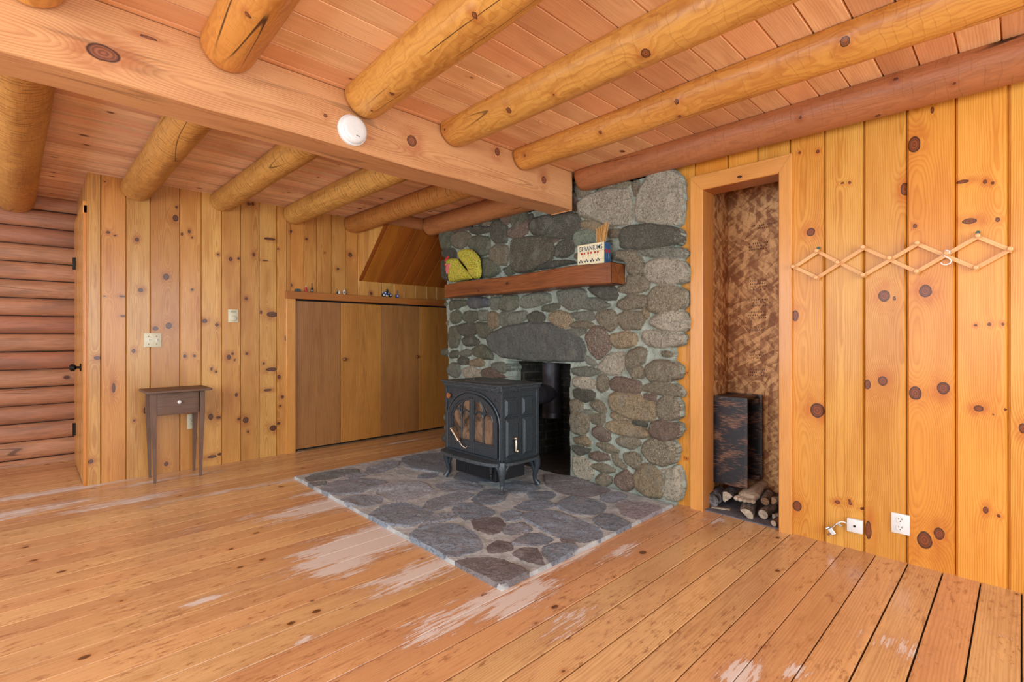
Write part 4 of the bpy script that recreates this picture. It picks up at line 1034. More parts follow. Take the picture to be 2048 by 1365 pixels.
def filler2(a0, a1, b0, b1, w_, h_):
    b = b0
    while b < b1:
        a = a0
        while a < a1:
            P = np.array([(a+w_/2+w_*.45*math.cos(t)*rs.uniform(.8, 1), b+h_/2+h_*.45*math.sin(t)*rs.uniform(.8, 1)) for t in np.linspace(0, 2*math.pi, 9)[:-1]])
            near = [Q for Q in base_polys if (Q[0].min(0) < P.max(0)).all() and (Q[0].max(0) > P.min(0)).all()]
            if all(poly_dist(Q[0], np.array([q_[0]]), np.array([q_[1]]))[0] < 0 for q_ in list(P) for Q in near): polys.append((chaikin(P), rs.choice([fa, fb, fd]), .3))
            a += w_
        b += h_
filler2(2.1, 3.0, 2.3, 3.9, .22, .2)
HX0, HX1, HY0, HY1 = 1.455, 2.965, 1.56, 3.915
ga = np.linspace(HX0, HX1, 236); gb = np.linspace(HY0, HY1, 358)
A, B, Hh, C, MK, SPK, OUT = masonry(polys, ga, gb, .010, .014, .004)
Hh = .014+np.clip(Hh, -.002, .02)*.8+.0015*fbm(A*30, B*30, 5, 2)
edge = np.minimum(np.minimum(A-HX0, HX1-A), np.minimum(B-HY0, HY1-B))
Hh = np.where(edge < .004, .0, Hh)
na, nb2 = A.shape; idx = np.arange(na*nb2).reshape(na, nb2)
q = np.stack([idx[:-1, :-1], idx[1:, :-1], idx[1:, 1:], idx[:-1, 1:]], -1).reshape(-1, 4)
V = np.stack([A-2.2, B-2.7, Hh], -1).reshape(-1, 3)
o = mesh_obj('stone_hearth', V.tolist(), q.tolist(), M_FLAG, None, None, True, dict(col=C.reshape(-1, 3), msk=MK.reshape(-1), speck=SPK.reshape(-1)), 60)
o.location = (2.2, 2.7, 0)
tag(o, 'grey flagstone hearth set in mortar on the floor in front of the chimney', 'hearth')
polys = save
# ------------------------------------------------------------------ narrow doorway in the right wall and the wood closet behind it
cs = Strips()
tr = thing('trim_1', (0, 0, 0), None, None); tag(tr, kind='structure')
CZ = 2.012
plank(cs, placeX(XW-.024), 1.392, 1.476, 0, CZ+.098, 801, step=.01, groove=.004, gdepth=.004, thick=.026, tone=.2, rnd=.6, depth=.02, a0=.1)
plank(cs, placeX(XW-.024), .888, .955, 0, CZ+.098, 802, step=.01, groove=.004, gdepth=.004, thick=.026, tone=.3, rnd=.5, depth=.02, a0=-.1)
cs.build('side_casing', M_TRIM, tr)
ch = Strips()
def hd(A_, S_, D): return (XW-.026+D+0*A_, S_, A_)
# header cut as a mitre: planks narrowed towards the ends
def hdm(A_, S_, D):
    k = (A_-CZ)/.098
    lo = .955-k*.067; hi = 1.392+k*.084
    return (XW-.027+D+0*A_, lo+(S_-.888)/(1.476-.888)*(hi-lo), A_)
plank(ch, hdm, CZ, CZ+.098, .888, 1.476, 803, [(CZ+.03, 1.17, .008, .02)], step=.008, groove=.004, gdepth=.004, thick=.028, tone=.3, rnd=.5, depth=.03, a0=.08)
ch.build('head_casing', M_TRIM, tr)
jb = Strips()
plank(jb, lambda A_, S_, D: (A_, 1.392+D, S_), XW-.022, 3.172, 0, CZ, 804, step=.02, groove=.003, gdepth=.002, flip=True)
plank(jb, lambda A_, S_, D: (A_, .955-D, S_), XW-.022, 3.172, 0, CZ, 805, step=.02, groove=.003, gdepth=.002)
plank(jb, lambda A_, S_, D: (A_, S_, CZ+D), XW-.022, 3.172, .955, 1.392, 806, step=.02, groove=.003, gdepth=.002, flip=True)
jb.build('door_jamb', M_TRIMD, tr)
bm = bmesh.new()
XN = 3.52
b_box(bm, XN, XN+.012, .88, 1.47, 0, 2.3); b_box(bm, 3.175, XN, 1.44, 1.452, 0, 2.3); b_box(bm, 3.175, XN, .90, .912, 0, 2.3)
b_box(bm, 3.160, 3.174, 1.394, 1.452, 0, 2.3); b_box(bm, 3.160, 3.174, .90, .953, 0, 2.3); b_box(bm, 3.160, 3.174, .953, 1.394, CZ+.002, 2.3)
wcl = o = bm_obj('wall_inner', bm, M_OSB); tag(o, kind='structure')
bm = bmesh.new()     # faint ink stamps on the back sheet
rs2 = random.Random(3)
for (u, v, nrow, wpx) in [(1526,450,2,44),(1516,487,3,34),(1516,562,4,30),(1518,600,3,30),(1514,625,3,34),(1513,655,2,26),(1513,705,3,26),(1515,740,3,34)]:
    Y0, z0 = onX(u, v, XN)
    wd = wpx*.0034
    for r_ in range(nrow):
        yy = Y0+wd/2
        while yy > Y0-wd/2:
            l_ = rs2.uniform(.004, .010)
            if rs2.random() < .8: b_box(bm, XN-.0006, XN, yy-l_*.6, yy, z0-r_*.020-.004, z0-r_*.020+.006)
            yy -= l_+.004
bm_obj('ink_stamps', bm, plain('faded_ink', srgb(74, 44, 30), .8), wcl)
bm = bmesh.new(); b_box(bm, 3.046, XN, .912, 1.44, .0, .006); o = bm_obj('floor_inner', bm, plain('grey_closet_floor', srgb(96,94,100), .7, var=.3, scale=20)); tag(o, kind='structure')

# crate of blackened plywood
cr = thing('wooden_crate', (3.33, 1.31, .145), 'tall open-sided crate of blackened plywood standing on firewood in the narrow closet', 'crate')
wood_box('front_panel', -.13, -.115, -.118, .115, .0, .565, M_CRATE, cr, 1, 21, .002, step=.02)
wood_box('back_panel', .12, .135, -.118, .115, .01, .565, M_CRATE, cr, 1, 22, .002, step=.03)
wood_box('top_panel', -.115, .12, -.095, .115, .545, .56, M_CRATE, cr, 1, 23, .002, step=.03)
wood_box('rail', -.115, -.085, -.105, -.07, .505, .545, M_CRATE, cr, 1, 24, .002, step=.03); wood_box('rail', .085, .12, -.105, -.07, .505, .545, M_CRATE, cr, 1, 25, .002, step=.03)
wood_box('rail', -.115, -.08, -.112, .11, .0, .03, M_CRATE, cr, 1, 26, .002, step=.03); wood_box('rail', .08, .12, -.112, .11, .01, .04, M_CRATE, cr, 1, 27, .002, step=.03)

# firewood
def bark_mat(name, a, b):
    N = NT(name); o = N.obj(); n = N.noise(o, 40, 5, .7); n2 = N.noise(o, 9, 3)
    return N.out(N.mix(N.ss(N.math('ADD', N.math('MULTIPLY', n, .7), N.math('MULTIPLY', n2, .3)), .4, .6), a, b), .85, N.bump(n, .8, .006))
M_BARK = bark_mat('dark_bark', srgb(52,48,48), srgb(120,116,120)); M_BARK2 = bark_mat('pale_bark', srgb(96,84,74), srgb(160,150,140))
M_CUT = bark_mat('grey_cut_wood', srgb(150,132,112), srgb(186,168,148)); M_CUT2 = bark_mat('brown_split_wood', srgb(112,80,56), srgb(160,124,92))
def firewood(name, p0, p1, r, shape, mb, mc, label, cat='firewood', seed=1):
    p0 = Vector(p0); p1 = Vector(p1); c = (p0+p1)/2
    t = thing(name, c, label, cat, None)
    d = (p1-p0); L = d.length; d.normalize(); u = d.orthogonal().normalized(); v = d.cross(u)
    if abs(u.z) > abs(v.z): u, v = v, u
    if v.z < 0: v = -v
    rr = random.Random(seed); n = 18
    if shape == 'round': prof = [(math.cos(2*math.pi*k/n), math.sin(2*math.pi*k/n)*.9) for k in range(n)]
    elif shape == 'half': prof = [(math.cos(math.pi*k/(n-1)), math.sin(math.pi*k/(n-1))*1.0-.45) for k in range(n)]
    else: prof = [(math.cos(a)*1.0, math.sin(a)*1.0-.3) for a in np.linspace(.3, 1.9, n-3)]+[(-.25, -.8), (.0, -.9), (.2, -.8)]
    bm = bmesh.new(); rings = []; m = 9
    for i in range(m):
        s = -L/2+L*i/(m-1)
        ring = []
        for k, (a, b) in enumerate(prof):
            q = r*(1+.10*float(fbm(np.array([i*.4+seed*3.1]), np.array([k*.6]), seed, 2)[0])+.05*rr.uniform(-1, 1))
            ring.append(bm.verts.new(d*s+u*(a*q)+v*(b*q)))
        rings.append(ring)
    for i in range(m-1):
        for k in range(len(prof)):
            bm.faces.new((rings[i][k], rings[i][(k+1) % n], rings[i+1][(k+1) % n], rings[i+1][k]))
    bm_obj('bark', bm, mb, t, True, 50)
    for s in (-L/2-.0015, L/2+.0015):
        bm = bmesh.new(); bm.faces.new([bm.verts.new(d*s+u*(a*r*.93)+v*(b*r*.93)) for a, b in prof]); bm_obj('cut_face', bm, mc, t)
    return t
G = lambda u, v, z: Vector((*onZ(u, v, z), z))
firewood('firewood_log', (3.115, 1.375, .052), (3.30, 1.40, .055), .046, 'round', M_BARK, M_BARK, 'charred black round log on the closet floor under the hidden edge of the crate', seed=2)
firewood('firewood_log', (3.17, 1.30, .075), (3.42, 1.34, .075), .046, 'wedge', M_BARK, M_CUT, 'split log with a pale wedge-shaped face between the charred log and the carved foot', seed=3)
firewood('firewood_log', (3.085, 1.145, .032), (3.30, 1.20, .034), .045, 'half', M_BARK2, M_CUT, 'pale half-round log lying under the toes of the carved foot', seed=4)
firewood('firewood_log', (3.19, 1.085, .098), (3.35, 1.115, .098), .026, 'round', M_BARK2, M_CUT2, 'thin round stick of firewood on top, touching the toes of the carved foot', seed=5)
firewood('firewood_log', (3.13, 1.075, .036), (3.32, 1.085, .036), .030, 'round', M_BARK2, M_CUT, 'short round stick of firewood under the thin top stick', seed=6)
firewood('firewood_log', (3.20, 1.035, .105), (3.36, .965, .105), .032, 'wedge', M_BARK2, M_CUT2, 'split piece with ragged grey bark, uppermost in the pile beside the bare door jamb', seed=7)
firewood('firewood_log', (3.15, 1.02, .030), (3.28, .965, .03), .020, 'wedge', M_CUT, M_CUT, 'small pale splinter piece low in the pile under the ragged split piece', seed=8)
firewood('firewood_log', (3.065, .995, .022), (3.125, .985, .022), .018, 'round', M_CUT2, M_CUT, 'smallest stub of firewood on the closet floor at the doorway edge', seed=9)
firewood('firewood_log', (3.36, .99, .05), (3.50, 1.20, .05), .045, 'half', M_BARK, M_CUT2, 'dark half log at the back of the pile against the strand board', seed=10)
wood_strip = bmesh.new(); b_box(wood_strip, -.012, .012, -.055, .055, 0, .006, .001)
o = bm_obj('kindling_strip', wood_strip, M_CUT); x_, y_ = onZ(1440, 1019, .008); o.location = (x_+.01, y_, .0075); o.rotation_euler = (0, 0, .35)
tag(o, 'thin pale strip of wood lying flat in the closet doorway', 'kindling')
# carved wooden foot
ft = thing('carved_foot', (3.22, 1.19, .075), 'grey weathered wood carving of a bare foot with rounded toes, on the firewood', 'wood carving')
bm = bmesh.new()
sk = [((.20,.02,.055),.030),((.14,.015,.050),.034),((.08,.008,.040),.040),((.02,0,.030),.044),((-.02,0,.024),.042)]
for i in range(len(sk)-1):
    for k in range(4):
        t = k/4; a = Vector(sk[i][0]).lerp(Vector(sk[i+1][0]), t); r_ = sk[i][1]*(1-t)+sk[i+1][1]*t
        b_ball(bm, a, r_, 1, 1.15+.25*(i/3), .72, seg=14)
toes = [(-.072,.040,.018),(-.078,.012,.0165),(-.076,-.014,.015),(-.068,-.037,.0145),(-.055,-.056,.0155)]
for tx, ty, tr_ in toes:
    for t in (0, .35, .7, 1): b_ball(bm, (tx*(t)+(-.015)*(1-t), ty*(.75+.25*t), .022-.008*t), tr_*(.95+.05*t), 1.1, 1, .85, seg=12)
o = bm_obj('foot', bm, M_CUT, ft, True, 180); o.name = 'foot'
md = o.modifiers.new('r', 'REMESH'); md.mode = 'VOXEL'; md.voxel_size = .0035; md.use_smooth_shade = True
ft.rotation_euler = (0, math.radians(0), math.radians(-8))

# ------------------------------------------------------------------ low closet: frame, shelf trim, bifold doors, sloped panel
t2 = thing('trim_2', (0, 0, 0), None, None); tag(t2, kind='structure')
cl = Strips(); plank(cl, placeY(YL-.012), 1.708, 1.797, 0, 1.447, 811, step=.012, groove=.004, gdepth=.004, thick=.03, tone=.1, rnd=.55)
cl.build('closet_post', M_TRIM, t2)
cl = Strips()
plank(cl, lambda A_, S_, D: (S_, YL-.045+D, A_), 1.447, ZT, 1.702, 3.75, 812, step=.012, sstep=.03, groove=.003, gdepth=.003, tone=.2, rnd=.4)
plank(cl, lambda A_, S_, D: (S_, A_, ZT-D), YL-.044, YL+.01, 1.702, 3.75, 813, step=.015, sstep=.03, groove=.003, gdepth=.003, tone=.2, rnd=.4)
plank(cl, lambda A_, S_, D: (S_, A_, 1.447+D), YL-.044, YL+.02, 1.702, 3.75, 814, step=.015, sstep=.03, groove=.003, gdepth=.003, tone=.8, rnd=.2, flip=True)
plank(cl, lambda A_, S_, D: (1.702+D, A_, S_), YL-.044, YL, 1.449, ZT-.002, 815, step=.015, groove=.003, gdepth=.003, flip=True)
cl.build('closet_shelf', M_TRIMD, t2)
bm = bmesh.new(); b_box(bm, 1.79, 3.75, YL+.06, YL+.08, 0, 1.50); b_box(bm, 1.79, 3.75, YL+.0, YL+.06, 1.462, 1.50); b_box(bm, 3.72, 3.75, YL-.0, YL+.06, 0, 1.46)
o = bm_obj('wall_back', bm, M_PHONEY); tag(o, kind='structure')
db = [1.800, 2.248, 2.712, 3.175, 3.64]
for k in range(2):
    d_ = thing('door_%d' % (k+2), (db[2*k], YL+.02, 0), None, None); tag(d_, kind='structure')
    for j in range(2):
        x0, x1 = db[2*k+j], db[2*k+j+1]; S1 = Strips(); sg = 1 if j == 0 else -1
        yoff = (lambda A_, x0=x0, x1=x1, sg=sg: (.008*(A_-x0)/(x1-x0) if sg > 0 else .008*(1-(A_-x0)/(x1-x0))))
        plank(S1, lambda A_, S_, D: (A_-db[2*k], D-yoff(A_), S_), x0+.0015, x1-.0015, .022, 1.432, 820+2*k+j, step=.02, sstep=.02, groove=.003, gdepth=.003, thick=.028,
              depth=.035, a0=.02*(1 if j else -1), slope=.05, tone=.3 if j else .7, rnd=.5)
        S1.build('door_panel', M_DOORB if j else M_DOORA, d_)
    kx = (2.283 if k == 0 else 3.146)-db[2*k]
    bm = bmesh.new(); b_tube(bm, [(kx, -.006, .862), (kx, -.014, .862), (kx, -.022, .862), (kx, -.034, .862), (kx, -.040, .862)], [.008, .009, .019, .020, .010], 18)
    bm_obj('door_knob', bm, plain('brown_knob', srgb(122,72,40), .35), d_, True)
bm = bmesh.new(); b_box(bm, -.03, .04, -.015, .0, 0, .008); b_tube(bm, [(-.02, -.008, .012), (.03, -.008, .012)], .004, 8)
o = bm_obj('pivot_bracket', bm, M_STEEL, None); o.location = (1.835, YL+.005, 0); tag(o, 'small steel pivot bracket on the floor at the corner of the low closet door', 'bracket')

sl = Strips(); P0 = np.array([4.78, 1.668]); P1 = np.array([4.256, 2.176]); LS = float(np.hypot(*(P1-P0))); dS = (P1-P0)/LS; nS = np.array([-dS[1], dS[0]])
def psl(A_, S_, D): return (A_, P0[0]+dS[0]*S_+.7*D, P0[1]+dS[1]*S_+.7*D)
sx_ = [2.44]+[onY(540+x/4.266, 570, YL)[0] for x in (790, 910, 1018, 1118, 1215, 1320, 1430)]; sx_ += [sx_[-1]+.14, sx_[-1]+.28, sx_[-1]+.42]
for i in range(len(sx_)-1):
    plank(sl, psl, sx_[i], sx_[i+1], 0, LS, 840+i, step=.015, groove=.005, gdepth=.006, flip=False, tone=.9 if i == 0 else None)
def ptri(A_, S_, D):
    zl = P0[1]+(P0[0]-A_)/(P0[0]-P1[0])*(P1[1]-P0[1])
    return (2.435+D, A_, np.maximum(S_, zl))
for i in range(5):
    w_ = (4.78-4.25)/5
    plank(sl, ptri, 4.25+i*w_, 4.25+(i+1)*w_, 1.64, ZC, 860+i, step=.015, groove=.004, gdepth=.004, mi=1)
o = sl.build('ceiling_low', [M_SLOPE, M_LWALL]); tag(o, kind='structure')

# ------------------------------------------------------------------ small table
tb = thing('side_table', (.815, 4.61, 0), 'small narrow brown side table with one drawer against the plank wall', 'side table')
wood_box('table_top', -.212, .212, -.185, .145, .674, .690, M_TABLE, tb, 0, 31, .003, step=.03)
wood_box('back_apron', -.145, .145, .10, .115, .50, .674, M_TABLE, tb, 0, 33, .001, step=.05)
wood_box('side_apron', -.152, -.138, -.10, .10, .505, .674, M_TABLE, tb, 1, 34, .001, step=.05); wood_box('side_apron', .138, .152, -.10, .10, .505, .674, M_TABLE, tb, 1, 35, .001, step=.05)
dwr = wood_box('drawer', -.137, .130, -.128, -.10, .502, .668, M_TABLE, tb, 0, 36, .002, step=.03)
bm = bmesh.new(); b_tube(bm, [(0, -.128, .596), (0, -.134, .596), (0, -.140, .596), (0, -.150, .596), (0, -.154, .596)], [.005, .006, .0125, .013, .006], 18)
o = bm_obj('drawer_knob', bm, M_WHITE, dwr, True); o['label'] = 'white porcelain knob'
for sx2, sy2 in ((-1, -1), (1, -1), (-1, 1), (1, 1)):
    bm = bmesh.new(); xo = sx2*.174; xi = sx2*.139; yo = -.13 if sy2 < 0 else .13; yi = yo-sy2*.034
    def sq(z, xa, xb, ya, yb): return [bm.verts.new(p) for p in ((xa, ya, z), (xb, ya, z), (xb, yb, z), (xa, yb, z))]
    rings = [sq(z, xi+(xo-xi)*k, xi, yo-(yo-yi)*(1-k)*.5, yi+(yo-yi)*(1-k)*.3) for z, k in ((0, .45), (.12, .56), (.24, .67), (.36, .8), (.49, 1), (.58, 1), (.674, 1))]
    for a, b in zip(rings[:-1], rings[1:]):
        for k in range(4): bm.faces.new((a[k], a[(k+1) % 4], b[(k+1) % 4], b[k]))
    bm.faces.new(rings[0]); bm.faces.new(rings[-1])
    o = bm_obj('leg', bm, M_TABLE, tb); wood_attr(o, 2, 40+sx2+2*sy2, tone=.6, rnd=.5)

# ------------------------------------------------------------------ plates on the walls
def wall_plate(name, wall, u0, v0, u1, v1, label, cat, mat, kind):
    if wall == 'Y': (a0, z1), (a1, z0) = onY(u0, v0, YL), onY(u1, v1, YL)
    else: (a0, z1), (a1, z0) = onX(u0, v0, XW), onX(u1, v1, XW)
    ca, cz = (a0+a1)/2, (z0+z1)/2; w_, h_ = abs(a1-a0), abs(z1-z0)
    t = thing(name, (ca, YL-.001, cz) if wall == 'Y' else (XW-.001, ca, cz), label, cat, rz=0 if wall == 'Y' else -math.pi/2)
    bm = bmesh.new(); b_box(bm, -w_/2, w_/2, -.007, .0, -h_/2, h_/2, .002, 2); bm_obj('cover_plate', bm, mat, t, True, 30)
    return t, w_, h_
def outlet(t, mat, s=1):
    for zz in (.0195*s, -.0195*s):
        bm = bmesh.new(); b_tube(bm, [(0, -.006, zz), (0, -.0095, zz)], .0165*s, 24); rc = bm_obj('receptacle', bm, mat, t, True, 30)
        for dx in (-.0063*s, .0063*s):
            bm = bmesh.new(); b_box(bm, dx-.0012, dx+.0012, -.0100, -.0094, zz+.001, zz+.009*s); bm_obj('slot', bm, M_DARKSLOT, rc)
        bm = bmesh.new(); b_tube(bm, [(0, -.0094, zz-.007*s), (0, -.0100, zz-.007*s)], .0025, 10); bm_obj('ground_hole', bm, M_DARKSLOT, rc)
    bm = bmesh.new(); b_tube(bm, [(0, -.007, 0), (0, -.0085, 0)], .003, 10); bm_obj('screw', bm, M_STEEL, t)
t, w_, h_ = wall_plate('wall_outlet', 'X', 1783, 1024, 1820, 1072, 'white double outlet plate low on the wide plank wall', 'outlet', M_WHITE, 0); outlet(t, M_WHITE)
t, w_, h_ = wall_plate('wall_outlet', 'Y', 374, 829, 391, 857, 'ivory double outlet plate behind the legs of the side table', 'outlet', M_IVORY, 0); outlet(t, M_IVORY, .95)
t, w_, h_ = wall_plate('light_switch', 'Y', 287, 667, 322.5, 694.5, 'off-white double toggle light switch plate on the plank wall above the side table', 'light switch', M_IVORY, 0)
for dx in (-.026, .026):
    bm = bmesh.new(); b_box(bm, dx-.005, dx+.005, -.008, -.006, -.012, .012); b_box(bm, dx-.0035, dx+.0035, -.020, -.007, -.001, .006, .001); bm_obj('toggle', bm, M_WHITE, t)
    for zz in (.030, -.030):
        bm = bmesh.new(); b_tube(bm, [(dx, -.006, zz), (dx, -.0088, zz)], .0032, 10); bm_obj('screw', bm, M_BLACK, t)
t, w_, h_ = wall_plate('dial_timer', 'Y', 456, 619, 476, 645.5, 'ivory plate with a round dial mounted on the plank wall', 'wall control', M_IVORY, 0)
bm = bmesh.new(); b_tube(bm, [(0, -.006, -.022), (0, -.018, -.022), (0, -.020, -.022)], [.025, .023, .020], 28); bm_obj('dial', bm, M_IVORY, t, True)
bm = bmesh.new(); b_box(bm, -.022, .022, -.010, -.006, .030, .045, .001); bm_obj('name_strip', bm, plain('grey_green_print', srgb(170,172,140), .5), t)
# cable jack box with dangling splitter
(ya, za), (yb, zb) = onX(1695, 1039, XW-.02), onX(1724, 1067, XW-.02)
cy_, cz_ = (ya+yb)/2, (za+zb)/2
t = thing('cable_jack', (XW, cy_, cz_), 'square white cable jack box on the wide plank wall with a splitter dangling from it', 'cable jack', rz=-math.pi/2)
bm = bmesh.new(); b_box(bm, -.034, .034, -.024, -.001, -.034, .034, .004, 2); bm_obj('jack_box', bm, M_WHITE, t, True, 30)
bm = bmesh.new(); b_tube(bm, [(0, -.024, 0), (0, -.0248, 0)], .006, 16); bm_obj('socket', bm, M_DARKSLOT, t)
def loc_(u, v, d): y, z = onX(u, v, XW-d); return (-(y-cy_), -d, z-cz_)
bm = bmesh.new(); b_tube(bm, bez(loc_(1695, 1048, .012), loc_(1684, 1042, .03), loc_(1678, 1044, .03), loc_(1672, 1050, .03)), .003, 8); bm_obj('coax_cable', bm, M_WHITE, t, True)
bm = bmesh.new(); a_, b_ = Vector(loc_(1672, 1049, .03)), Vector(loc_(1661, 1060, .03)); b_tube(bm, [a_, b_], .005, 10); b_tube(bm, [loc_(1676, 1047, .03), loc_(1682, 1053, .028)], .006, 8)
M0 = len(bm.verts); b_box(bm, -.018, .018, -.010, .010, -.011, .011, .002)
R_ = Matrix.Translation(Vector(loc_(1664, 1063, .03))) @ Matrix.Rotation(math.radians(50), 4, 'Y')
bm.verts.ensure_lookup_table()
for v_ in bm.verts[M0:]: v_.co = R_ @ v_.co
b_tube(bm, [loc_(1660, 1055, .03), loc_(1653, 1058, .03)], .007, 8); b_tube(bm, [loc_(1661, 1066, .03), loc_(1656, 1071, .03)], .006, 8)
bm_obj('cable_splitter', bm, M_STEEL, t)

# ------------------------------------------------------------------ accordion peg rack
XP = XW-.022; pg = [(125,565),(320,435),(315,655),(495,530),(705,405),(705,635),(925,495),(1155,370),(1150,605),(1400,455),(1660,310),(1645,575),(1930,420)]
PP = [onX(1560+a/4.197, 400+b/4.197, XP) for a, b in pg]
cY, cZ = PP[6]
rk = thing('peg_rack', (XW, cY, cZ), 'folding accordion rack of pale wooden slats and pegs on the wide plank wall', 'peg rack', rz=-math.pi/2)
LP = [(-(y-cY), z-cZ) for y, z in PP]
def slat(i, j, d):
    a = Vector((LP[i][0], -d, LP[i][1])); b = Vector((LP[j][0], -d, LP[j][1])); dr_ = (b-a).normalized(); up_ = Vector((-dr_.z, 0, dr_.x))*.0085
    a -= dr_*.010; b += dr_*.010; bm = bmesh.new()
    A_ = [bm.verts.new(p) for p in (a-up_, b-up_, b+up_, a+up_)]; th = Vector((0, -.006, 0)); B_ = [bm.verts.new(v.co+th) for v in A_]
    bm.faces.new(A_); bm.faces.new(B_[::-1])
    for k in range(4): bm.faces.new((A_[k], B_[k], B_[(k+1) % 4], A_[(k+1) % 4]))
    bmesh.ops.subdivide_edges(bm, edges=[e for e in bm.edges if e.calc_length() > .05], cuts=8, use_grid_fill=True)
    o = bm_obj('slat', bm, M_PEG, rk)
    me = o.data; n = len(me.vertices); co = np.empty(n*3, np.float32); me.vertices.foreach_get('co', co); co = co.reshape(-1, 3)-np.array(a)
    al = co @ np.array(dr_); ac = co @ np.array(up_.normalized()); rd = rng.random()
    for nm, arr in (('wf', np.stack([ac*.5+.03+al*.01, al*0+9, al*0+rd], -1)), ('wu', np.stack([ac, al, al*0+rd], -1))):
        q_ = me.attributes.new(nm, 'FLOAT_VECTOR', 'POINT'); q_.data.foreach_set('vector', arr.astype(np.float32).reshape(-1))
for i, j, l_ in [(0,1,0),(2,4,0),(5,7,0),(8,10,0),(11,12,0),(0,2,1),(1,5,1),(4,8,1),(7,11,1),(10,12,1)]:
    slat(i, j, .012+.007*(1-l_))
M_PEGP = plain('peg_wood', srgb(226,168,112), .45)
for i in range(13):
    x, z = LP[i]; bm = bmesh.new(); b_tube(bm, [(x, -.004, z), (x, -.030, z), (x, -.048, z), (x, -.056, z), (x, -.064, z), (x, -.068, z)], [.0055, .0055, .0055, .0105, .0105, .006], 14); bm_obj('peg', bm, M_PEGP, rk, True, 35)
for i in (1, 10):
    x, z = LP[i]; bm = bmesh.new(); b_tube(bm, [(x, -.0, z+.020), (x, -.014, z+.020), (x, -.017, z+.020)], [.004, .004, .008], 12); bm_obj('wall_screw', bm, plain('dark_screw', srgb(50,70,60), .4, .7), rk)
# white plastic hook hanging on a middle peg
hk = bmesh.new(); y9, z9 = PP[9]
pts = [(0, -.012, -.004), (0, -.012, .008), (0, -.002, .013), (0, .007, .008), (0, .009, -.004), (0, .003, -.014), (0, -.010, -.024), (0, -.018, -.036), (0, -.014, -.048), (0, -.001, -.053), (0, .012, -.050), (0, .018, -.042)]
b_tube(hk, pts, .0027, 10)
o = bm_obj('plastic_hook', hk, M_WHITE, None, True); o.location = (XW-.058, y9, z9); tag(o, 'small white plastic S-hook hanging on a peg of the accordion rack', 'hook')
# ------------------------------------------------------------------ cast iron stove
SX, SY, SZ = 2.276, 2.752, .030
st = thing('wood_stove', (SX, SY, SZ), 'black cast iron wood stove with arched glass doors standing on the flagstone hearth', 'wood stove')
W2 = .311; DP = .362
bm = bmesh.new(); b_box(bm, .006, DP, -W2, W2, .215, .69, .004)
# corner posts
for yy in (-W2, W2):
    for xx in (.0, DP-.02): b_box(bm, xx-.004, xx+.022, yy-.006 if yy < 0 else yy-.016, yy+.016 if yy < 0 else yy+.006, .215, .69, .003)
b_box(bm, -.004, DP, -W2-.006, W2+.006, .208, .226, .004)
bm_obj('stove_body', bm, M_IRON, st, True, 35)
def side_panel(x0, x1, z0, z1, name='side_panel'):
    bm = bmesh.new(); y = -W2
    fr = .008
    b_box(bm, x0, x1, y-.006, y, z0, z1, .002)
    ins = .016; V0 = [(x0+fr, y-.006, z0+fr), (x1-fr, y-.006, z0+fr), (x1-fr, y-.006, z1-fr), (x0+fr, y-.006, z1-fr)]
    V1 = [(x0+fr+ins, y-.013, z0+fr+ins), (x1-fr-ins, y-.013, z0+fr+ins), (x1-fr-ins, y-.013, z1-fr-ins), (x0+fr+ins, y-.013, z1-fr-ins)]
    a = [bm.verts.new(p) for p in V0]; b = [bm.verts.new(p) for p in V1]
    for k in range(4): bm.faces.new((a[k], a[(k+1) % 4], b[(k+1) % 4], b[k]))
    bm.faces.new(b)
    return bm
def sp(x, y): return onY(980+x/4.875, 720+y/4.875, SY-W2)
for (xa, ya, xb, yb) in [(137,375,272,548),(304,356,420,522)]:
    (X0, Z1), (X1, Z0) = sp(xa, ya), sp(xb, yb); Z1b = sp(xb, ya-8)[1]
    bm_obj('side_panel', side_panel(X0-SX, X1-SX, Z0-SZ, Z1-SZ-.004), M_IRON, st, False)
(X0, Z1), (X1, Z0) = sp(128, 572), sp(428, 940)
bm = bmesh.new(); b_box(bm, X0-SX-.002, X1-SX+.002, -W2-.004, -W2, Z0-SZ-.012, Z1-SZ, .002)
sdr = bm_obj('side_door', bm, M_IRON, st)
for (xa, ya, xb, yb) in [(137,582,280,985),(306,560,420,935)]:
    (X0, Z1), (X1, Z0) = sp(xa, ya), sp(xb, yb)
    o = bm_obj('door_panel', side_panel(X0-SX, X1-SX, max(Z0-SZ, .235), Z1-SZ), M_IRON, sdr); o.location.y = -.004
bm = bmesh.new(); hx, hz = sp(215, 762); hx -= SX; hz -= SZ; y = -W2
b_tube(bm, [(hx, y-.004, hz), (hx, y-.012, hz)], .016, 16); b_tube(bm, [(hx, y-.01, hz), (hx, y-.036, hz)], .007, 12); b_ball(bm, (hx, y-.036, hz), .013)
b_tube(bm, [(hx, y-.038, hz), (hx-.002, y-.043, hz-.03), (hx-.006, y-.043, hz-.085)], [.006, .009, .006], 12); b_ball(bm, (hx+.014, y-.036, hz-.088), .014)
b_tube(bm, [(hx-.004, y-.042, hz-.080), (hx+.014, y-.036, hz-.088)], .006, 8)
o = bm_obj('side_handle', bm, M_NICKEL, sdr, True); o['label'] = 'shiny nickel side door handle'
